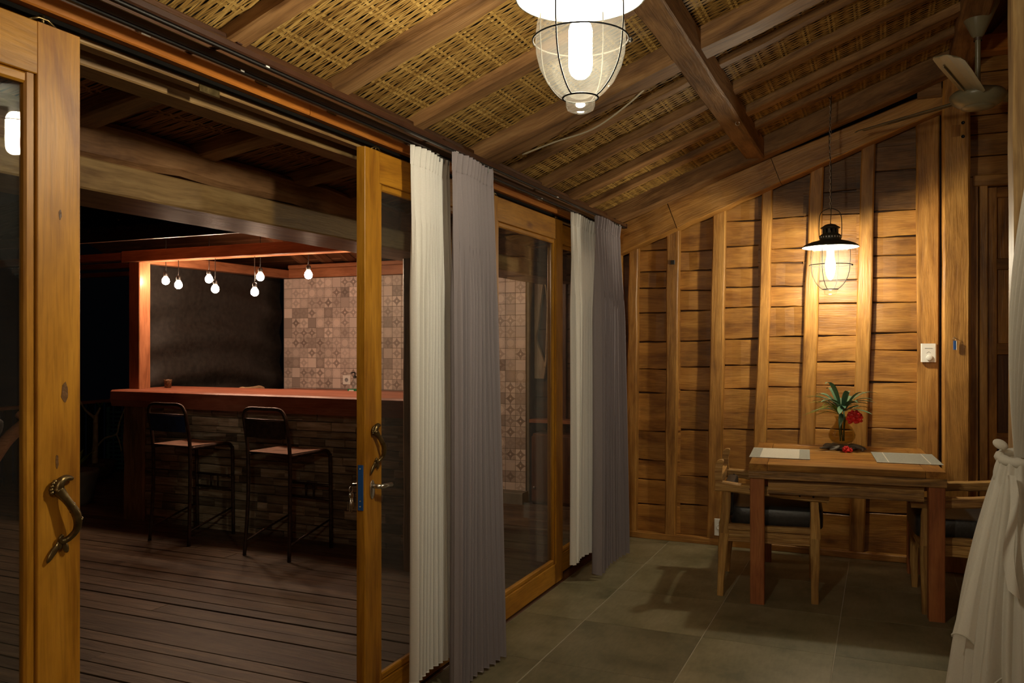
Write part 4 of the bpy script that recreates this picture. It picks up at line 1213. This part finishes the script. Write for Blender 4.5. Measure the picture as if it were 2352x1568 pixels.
# tiled back wall of the bar
tw_ = empty('wall_tiled'); box('tile_bed', -5.62, -2.925, 6.942, 6.99, -.02, 2.078, 'tgrout', tw_); tag(tw_, 'bar back wall of small patterned cement tiles', 'wall', kind='structure')
base = mk('patterned_tile', [], [], 'ptile', None)
me = base.data
bpy.data.objects.remove(base)
bmx = bmesh.new(); bmesh.ops.create_cube(bmx, size=1.0)
for v in bmx.verts: v.co = Vector((v.co.x * .0960, v.co.y * .006, v.co.z * .0960))
bmesh.ops.bevel(bmx, geom=[e for e in bmx.edges], offset=.0012, segments=1, affect='EDGES')
bmx.to_mesh(me); bmx.free()
cand = []
for c in range(27):
    for r in range(20):
        x = -5.615 + .052 + c * .0995; z = 2.078 - .052 - r * .1005
        if z < .1: continue
        vis = (x < -4.0 and z > .95) or x > -3.35
        cand.append((0 if vis else 1, x, z))
cand.sort()
rest = []
for i, (vv, x, z) in enumerate(cand):
    if i < 300:
        o = bpy.data.objects.new('patterned_tile', me); COL.objects.link(o); o.parent = tw_
        o.location = (x, 6.9405, z)
    else: rest.append((x, z))
vs, fs = [], []
for (x, z) in rest:
    b0 = len(vs); h = .048
    for yy2 in (6.9375, 6.9425):
        vs += [(x - h, yy2, z - h), (x + h, yy2, z - h), (x + h, yy2, z + h), (x - h, yy2, z + h)]
    fs += [(b0, b0 + 1, b0 + 2, b0 + 3), (b0, b0 + 4, b0 + 5, b0 + 1), (b0 + 1, b0 + 5, b0 + 6, b0 + 2), (b0 + 2, b0 + 6, b0 + 7, b0 + 3), (b0 + 3, b0 + 7, b0 + 4, b0)]
ro = mk('patterned_tiles', vs, fs, 'tgrout', tw_); ro['kind'] = 'stuff'
lg = box('plinth', -3.6, -2.90, 6.80, 6.935, -.02, .10, 'plaster'); tag(lg, 'low grey plinth at the foot of the tiled wall', 'plinth', kind='structure')
# counters inside the bar
bc = empty('back_counter', (-4.4, 6.65, 0)); tag(bc, 'low counter against the tiled wall inside the bar', 'counter')
box('worktop', -1.10, .55, -.22, .28, .925, .965, 'bartop', bc); box('cabinet_body', -1.06, .50, -.16, .27, -.02, .924, 'dark', bc)
sc_ = empty('side_counter', (-5.36, 6.0, 0)); tag(sc_, 'narrow counter along the black tarpaulin inside the bar', 'counter')
box('worktop', -.16, .15, -.45, .40, .945, .98, 'bartop', sc_); box('cabinet_body', -.14, .10, -.42, .38, -.02, .944, 'dark', sc_)

# tarpaulin on the left side of the bar
tp = empty('black_tarpaulin', (-5.715, 6.05, .55)); tag(tp, 'wrinkled black tarpaulin closing the end of the bar', 'tarpaulin')
def tarp(u, v):
    y = -.90 + 1.86 * u; z = 1.56 * (1 - v)
    sag = math.sin(PI * u)
    x = .028 * math.sin(v * 30 + 2.2 * sag + 1.2 * math.sin(3 * u)) * (.35 + .65 * v) + .012 * math.sin(v * 13 + 5 * u) + .008 * math.sin(23 * u + 7 * v)
    return (x, y, z - .05 * sag * math.sin(PI * v))
grid('sheet', tarp, 60, 90, 'tarp', tp)
tube('rope', spline([(.012, -.90, 1.52), (.02, 0, 1.545), (.012, .95, 1.50)], 10), .005, 'black', tp, n=6)

# bulbs
def barbulb(x, y, z, label):
    b = empty('pendant_bulb', (x, y, z)); tag(b, label, 'light bulb', 'bare bulbs over the bar')
    lathe('bulb', [(.0001, -.034), (.014, -.031), (.026, -.020), (.030, -.004), (.027, .012), (.018, .026), (.013, .034)], 'bulb_bar', b, n=16)
    lathe('socket', [(.0135, .034), (.017, .037), (.017, .062), (.010, .070), (.0001, .071)], 'black', b, n=14)
    tube('cord', [(0, 0, .07), (0, .002, .10), (0, 0, (2.082 if y < 5.12 else pz(y) - .03) - z)], .003, 'black', b, n=5)
for (x, y, z, lb) in [(-5.37, 5.15, 1.932, 'upper bulb over the bar nearest the red post'), (-4.91, 5.15, 1.932, 'second upper row bulb from the red post'),
                      (-4.395, 5.15, 1.934, 'third upper row bulb from the red post'), (-3.94, 5.15, 1.935, 'fourth upper row bulb, in front of the patterned tiles'),
                      (-3.45, 5.15, 1.935, 'fifth upper row bulb, half hidden by the sliding door edge'), (-2.96, 5.15, 1.935, 'last upper row bulb, behind the curtains'),
                      (-5.15, 5.07, 1.888, 'lower bulb nearest the red post, under the front beam'), (-4.77, 5.07, 1.845, 'middle bulb of the lower three under the front beam'), (-4.38, 5.07, 1.812, 'bulb hanging lowest of all over the bar')]:
    barbulb(x, y, z, lb)

# things on the counters
so = empty('soap_dispenser', (-4.53, 6.62, .994)); tag(so, 'clear pump bottle with black top beside the tiled wall', 'bottle')
lathe('bottle', [(.0001, 0), (.028, 0), (.030, .01), (.030, .065), (.024, .082), (.012, .092), (.012, .10)], 'clear', so, n=20)
lathe('collar', [(.014, .099), (.014, .118), (.006, .122), (.005, .150)], 'black', so, n=14)
tube('spout', [(0, 0, .148), (-.012, -.006, .152), (-.034, -.012, .146)], .006, 'black', so, n=7)
sb = empty('green_soap_tray', (-4.53, 6.60, .966)); tag(sb, 'green plastic tray under the pump bottle', 'tray')
box('tray', -.048, .048, -.03, .05, 0, .026, 'green', sb, ch=.004); box('sponge', -.030, .02, -.034, -.03, .004, .020, 'white', sb)
os_ = empty('wall_socket', (-4.84, 6.938, 1.059)); tag(os_, 'white socket on the patterned tile wall', 'socket')
beam('plate', (0, -.006, -.045), (0, -.006, .045), .09, .010, 'white', os_, up=(0, 1, 0), ch=.003)
lathe('socket_well', [(.020, 0), (.020, .003), (.016, .0005), (.0001, .0005)], 'greyplas', os_, (0, -.0112, 0), n=20, rot=Matrix.Rotation(PI / 2, 4, 'X'))
cu = empty('drinking_glass', (-5.47, 5.27, 1.048)); tag(cu, 'small dark cup on the bar beside the red post', 'cup')
lathe('cup', [(.0001, .004), (.026, .0), (.031, .055), (.034, .070), (.031, .068), (.028, .01), (.0001, .008)], 'pot', cu, n=18)
dw = empty('knotted_driftwood', (-5.33, 6.12, .981)); tag(dw, 'pale bone shaped wood piece on the side counter', 'wood piece')
vs, fs = tubegeo(spline([(0, -.17, .018, .016), (0, -.12, .022, .022), (0, -.06, .026, .012), (0, .04, .028, .012), (0, .11, .024, .022), (0, .17, .016, .014)], 4), .01, 8); mk('branch', vs, fs, 'slab', dw, True)

# ------------------------------------------------------------------ BAR STOOLS
def stool(x, y, rotz, panel, label):
    s = empty('bar_stool', (x, y, 0), rotz); tag(s, label, 'bar stool', 'metal bar stools at the bar')
    hw, dp, sz, r = .185, .40, .69, .0125
    # rear (near the camera) uprights continue into the hooped back; seat runs towards the bar (+Y)
    hoop = [(-hw - .01, -.02, 0), (-hw, 0, sz), (-hw + .004, -.035, .90)]
    hoop2 = [(-hw + .008, -.04, .935), (-hw + .045, -.045, .982), (hw - .045, -.045, .982), (hw - .008, -.04, .935)]
    pts = spline([(-hw - .012, -.02, 0), (-hw, 0, .35), (-hw, 0, sz), (-hw, -.03, .88), (-hw + .006, -.042, .945), (-hw + .05, -.047, .985), (0, -.048, .988), (hw - .05, -.047, .985), (hw - .006, -.042, .945), (hw, -.03, .88), (hw, 0, sz), (hw, 0, .35), (hw + .012, -.02, 0)], 5)
    tube('back_frame', pts, r, 'stool', s, n=8)
    for sx in (-1, 1):
        tube('front_leg', spline([(sx * hw, .005, sz - .012), (sx * hw, dp * .6, sz - .008), (sx * hw, dp - .05, sz - .008), (sx * hw, dp - .008, sz - .04), (sx * hw, dp, sz - .10), (sx * hw, dp + .01, 0)], 5), r, 'stool', s, n=8)
        tube('side_brace', [(sx * hw, 0, .12), (sx * hw * .3, dp * .5, .19), (sx * hw, dp, .20)] if False else [(sx * (hw + .005), -.008, .10), (sx * hw, dp + .006, .20)], .008, 'stool', s, n=6)
    for (zz) in (.43, .335):
        tube('foot_rail', [(-hw, dp + .002, zz), (hw, dp + .002, zz)], .010, 'stool', s, n=6)
    for xx in (-.035, .035):
        tube('foot_spindle', [(xx, dp + .002, .335), (xx, dp + .002, .43)], .007, 'stool', s, n=6)
    tube('back_bar', [(-hw + .004, -.036, .915), (hw - .004, -.036, .915)], .006, 'stool', s, n=6)
    grid('back_panel', lambda u, v: (-hw + .012 + (2 * hw - .024) * u, -.036 - .018 * math.sin(PI * u) + .012 * v, .910 - .115 * v), 12, 4, panel, s)
    grid('back_panel_face', lambda u, v: (-hw + .012 + (2 * hw - .024) * u, -.038 - .018 * math.sin(PI * u) + .012 * v - .003, .910 - .115 * v), 12, 4, panel, s)
    def seat(u, v):
        yy2 = -.005 + (dp + .005) * v
        zz = sz + .006 - .012 * math.sin(PI * u) * math.sin(PI * v) - (.05 * ((v - .85) / .15) ** 2 if v > .85 else 0)
        return (-hw - .002 + (2 * hw + .004) * u, yy2, zz)
    grid('seat', seat, 10, 16, 'stool_seat', s)
    grid('seat_underside', lambda u, v: tuple(Vector(seat(u, v)) - Vector((0, 0, .004))), 10, 16, 'stool_seat', s)
stool(-4.64, 4.50, math.radians(-3), 'stool_blue', 'metal bar stool with a dark blue back panel')
stool(-3.72, 4.44, math.radians(-4), 'stool', 'metal bar stool with a brown back panel, nearer the sliding door')

# ------------------------------------------------------------------ BEYOND THE TILED WALL
bw = empty('wall_porch_end'); tag(bw, 'dark timber end wall of the porch beyond the glass', 'wall', kind='structure')
for k in range(7):
    box('wall_board', -2.92, -1.85, 7.13, 7.18, .0 + k * .31, .0 + (k + 1) * .31 - .006, 'dark', bw, ch=.003)
for x in (-2.66, -2.05):
    box('upright', x, x + .06, 7.095, 7.129, 0, 2.18, 'dark', bw)
ds = empty('hanging_slab', (-2.865, 7.09, 1.10)); tag(ds, 'pale live edge wood slab hung on the dark wall', 'wood slab')
lft = [(-.15, 0), (-.155, .12), (-.165, .26), (-.14, .36), (-.13, .48), (-.13, .65), (-.11, .90)]
rgt = [(.10, 0), (.12, .10), (.06, .20), (-.01, .36), (.02, .50), (.05, .70), (.10, .90)]
la, ra = spline(lft, 5), spline(rgt, 5)
vs, fs = [], []
for (l_, r_) in zip(la, ra):
    zc = (l_[1] + r_[1]) / 2
    vs += [(l_[0], 0, zc), (r_[0], 0, zc), (r_[0] - .008, -.022, zc), (l_[0] + .008, -.022, zc)]
for i in range(len(la) - 1):
    for k in range(4): fs.append((i * 4 + k, i * 4 + (k + 1) % 4, i * 4 + 4 + (k + 1) % 4, i * 4 + 4 + k))
fs.append((0, 1, 2, 3)); fs.append(tuple((len(la) - 1) * 4 + k for k in (3, 2, 1, 0)))
# grain of the slab runs upright: build it lying and stand it up
vs = [(v[2], v[1], -v[0] * .66) for v in vs]
mk('slab', vs, fs, 'slab', ds, False, Matrix(((0, 0, -1, 0), (0, 1, 0, 0), (1, 0, 0, 0), (0, 0, 0, 1))))
tube('slab_cord', spline([(-.05, -.03, .86), (.0, -.03, .885), (.05, -.03, .87)], 4), .004, 'black', ds, n=5)
tube('edge_strip', spline([(.07, -.012, .88, .010), (.092, -.012, .70, .008), (.088, -.012, .45, .008), (.082, -.012, .20, .012), (.07, -.012, .10, .016)], 4), .01, 'slab', ds, n=6)
sh = empty('wall_shelf', (-2.39, 7.03, .71)); tag(sh, 'red brown shelf on the dark wall above the cabinet', 'shelf')
box('board', -.50, .50, -.10, .065, 0, .032, 'redwood', sh)
for x in (-.4, .35): box('bracket', x, x + .03, -.02, .060, -.07, -.001, 'dark', sh)
cbn = empty('dark_cabinet', (-2.38, 6.99, 0)); tag(cbn, 'dark low cabinet under the red shelf', 'cabinet')
box('carcass', -.46, .46, -.10, .10, -.01, .62, 'dark', cbn)
for (xa, xb) in ((-.46, -.02), (.0, .44)):
    dd = box('cabinet_door', xa, xb, -.125, -.102, .03, .60, 'dark', cbn, ch=.004)
    lathe('knob', [(.0001, .018), (.010, .016), (.012, .010), (.006, 0)], 'steel', cbn, (xa + .03, -.125, .15), n=12, rot=Matrix.Rotation(PI / 2, 4, 'X'))

# ------------------------------------------------------------------ FENCE AND PLANTS
fe = empty('deck_railing', (-8.0, 0, 0)); tag(fe, 'dark railing with a red top rail along the deck edge', 'railing')
box('top_rail', -.05, .05, 3.4, 8.8, .755, .79, 'redwood', fe)
for k in range(44):
    box('picket', -.012, .012, 3.45 + k * .12, 3.53 + k * .12, -.01, .754, 'black', fe)
pp = empty('potted_frangipani', (-7.60, 6.33, -.001)); tag(pp, 'nearly leafless potted shrub in a woven bowl left of the bar', 'potted plant')
lathe('woven_bowl', [(.0001, .0), (.12, .0), (.17, .05), (.205, .13), (.215, .17), (.205, .18), (.19, .165), (.0001, .15)], 'pot', pp, n=28)
tube('trunk', spline([(0, 0, .14, .032), (.01, .0, .40, .028), (-.01, .02, .66, .024)], 5), .03, 'stem', pp, n=8)
br = [[(0, 0, .30, .012), (.10, .04, .42, .010), (.20, .10, .46, .010), (.22, .12, .58, .009), (.27, .15, .74, .009)], [(.20, .10, .46, .009), (.22, .12, .38, .008), (.24, .13, .28, .007)],
      [(-.01, .02, .62, .018), (-.08, -.05, .72, .012), (-.10, -.10, .82, .010)], [(-.01, .02, .64, .016), (.02, .05, .74, .010)]]
for b in br: tube('branch', spline(b, 4), .01, 'stem', pp, n=6)
for (cx, cy, cz) in ((.27, .15, .74), (.02, .05, .74), (-.10, -.10, .82)):
    for k in range(4):
        a = k * 1.6; vs, fs = [], []
        leafmesh((cx, cy, cz), (cx + .03 * math.cos(a), cy + .03 * math.sin(a), cz + .05), (cx + .07 * math.cos(a), cy + .07 * math.sin(a), cz + .055), .014, vs, fs); mk('leaf', vs, fs, 'leaf2', pp, True)
ts = empty('louvred_shutter', (-7.72, 6.72, -.001), .2); tag(ts, 'teal louvred shutter panel standing behind the potted shrub', 'shutter')
for x in (-.13, .10): box('stile', x, x + .03, -.012, .012, 0, .72, 'teal', ts)
for k in range(14):
    beam('slat', (-.10, 0, .05 + k * .047), (.10, 0, .05 + k * .047), .032, .006, 'teal', ts, up=(0, -.6, .8))
tr_ = empty('garden_tree', (-7.35, 7.35, -.02)); tag(tr_, 'dim leafy tree in the dark left of the bar', 'tree')
tube('trunk', spline([(0, 0, 0, .05), (.04, .02, .8, .045), (-.02, 0, 1.5, .035), (.06, 0, 2.05, .02)], 5), .04, 'stem', tr_, n=8)
rt = random.Random(9)
for k in range(46):
    a = rt.uniform(0, 6.28); rr_ = rt.uniform(.05, .42); zc = rt.uniform(1.55, 2.0)
    p = Vector((rr_ * math.cos(a), rr_ * math.sin(a), zc)); b = a + rt.uniform(-.6, .6); l = rt.uniform(.09, .15)
    vs, fs = [], []
    leafmesh(p, p + Vector((l * .5 * math.cos(b), l * .5 * math.sin(b), .01)), p + Vector((l * math.cos(b), l * math.sin(b), -.06)), .026, vs, fs); mk('leaf', vs, fs, 'foliage', tr_, True)
for k in range(7):
    a = k * .9; tube('branch', [(.02, 0, 1.45 + .05 * k), (.22 * math.cos(a), .22 * math.sin(a), 1.68 + .03 * k), (.40 * math.cos(a), .40 * math.sin(a), 1.76 + .02 * k)], .008, 'stem', tr_, n=5)

# deck lounge chair seen through the nearest door
lc = empty('deck_lounge_chair', (-4.22, 2.49, 0), math.radians(25)); tag(lc, 'reclining deck chair with a curved wooden frame seen through the nearest door', 'chair')
for sy in (-1, 1):
    pts = [(.10, sy * .30, .30, .030), (.09, sy * .30, .42, .032), (.11, sy * .30, .58, .034), (.17, sy * .30, .74, .034), (.28, sy * .30, .92, .034), (.38, sy * .30, 1.02, .030), (.34, sy * .30, 1.06, .02)]
    vs, fs = tubegeo(spline(pts, 5), .026, 8); mk('side_frame', vs, fs, 'redwood', lc, True)
    beam('leg', (-.02, sy * .30, .0), (.06, sy * .30, .48), .05, .04, 'redwood', lc); beam('leg', (-.58, sy * .30, .0), (-.54, sy * .30, .42), .05, .04, 'redwood', lc)
    beam('seat_rail', (-.60, sy * .30, .42), (.10, sy * .30, .36), .04, .06, 'redwood', lc)
for k in range(6): beam('seat_slat', (-.56 + k * .11, -.28, .43 - k * .009), (-.56 + k * .11, .28, .43 - k * .009), .08, .02, 'redwood', lc)
cushion('seat_cushion', -.58, .06, -.27, .27, .43, .53, 'cush', lc, p=.3)
bcu = cushion('back_cushion', -.30, .32, -.27, .27, -.05, .05, 'cush', lc, p=.3); bcu.location = (.14, 0, .78); bcu.rotation_euler = (0, math.radians(-62), 0)
# stone planter behind it
pl = empty('stone_planter', (-6.55, 5.25, -.001)); tag(pl, 'grey carved planter at the back of the deck', 'planter')
lathe('planter_body', [(.0001, 0), (.13, 0), (.15, .05), (.19, .25), (.20, .30), (.18, .30), (.0001, .27)], 'plaster', pl, n=16)
for k in range(9):
    a = k * .7; vs, fs = [], []
    leafmesh((0, 0, .27), (.10 * math.cos(a), .10 * math.sin(a), .42), (.20 * math.cos(a), .20 * math.sin(a), .46), .02, vs, fs); mk('leaf', vs, fs, 'leaf2', pl, True)
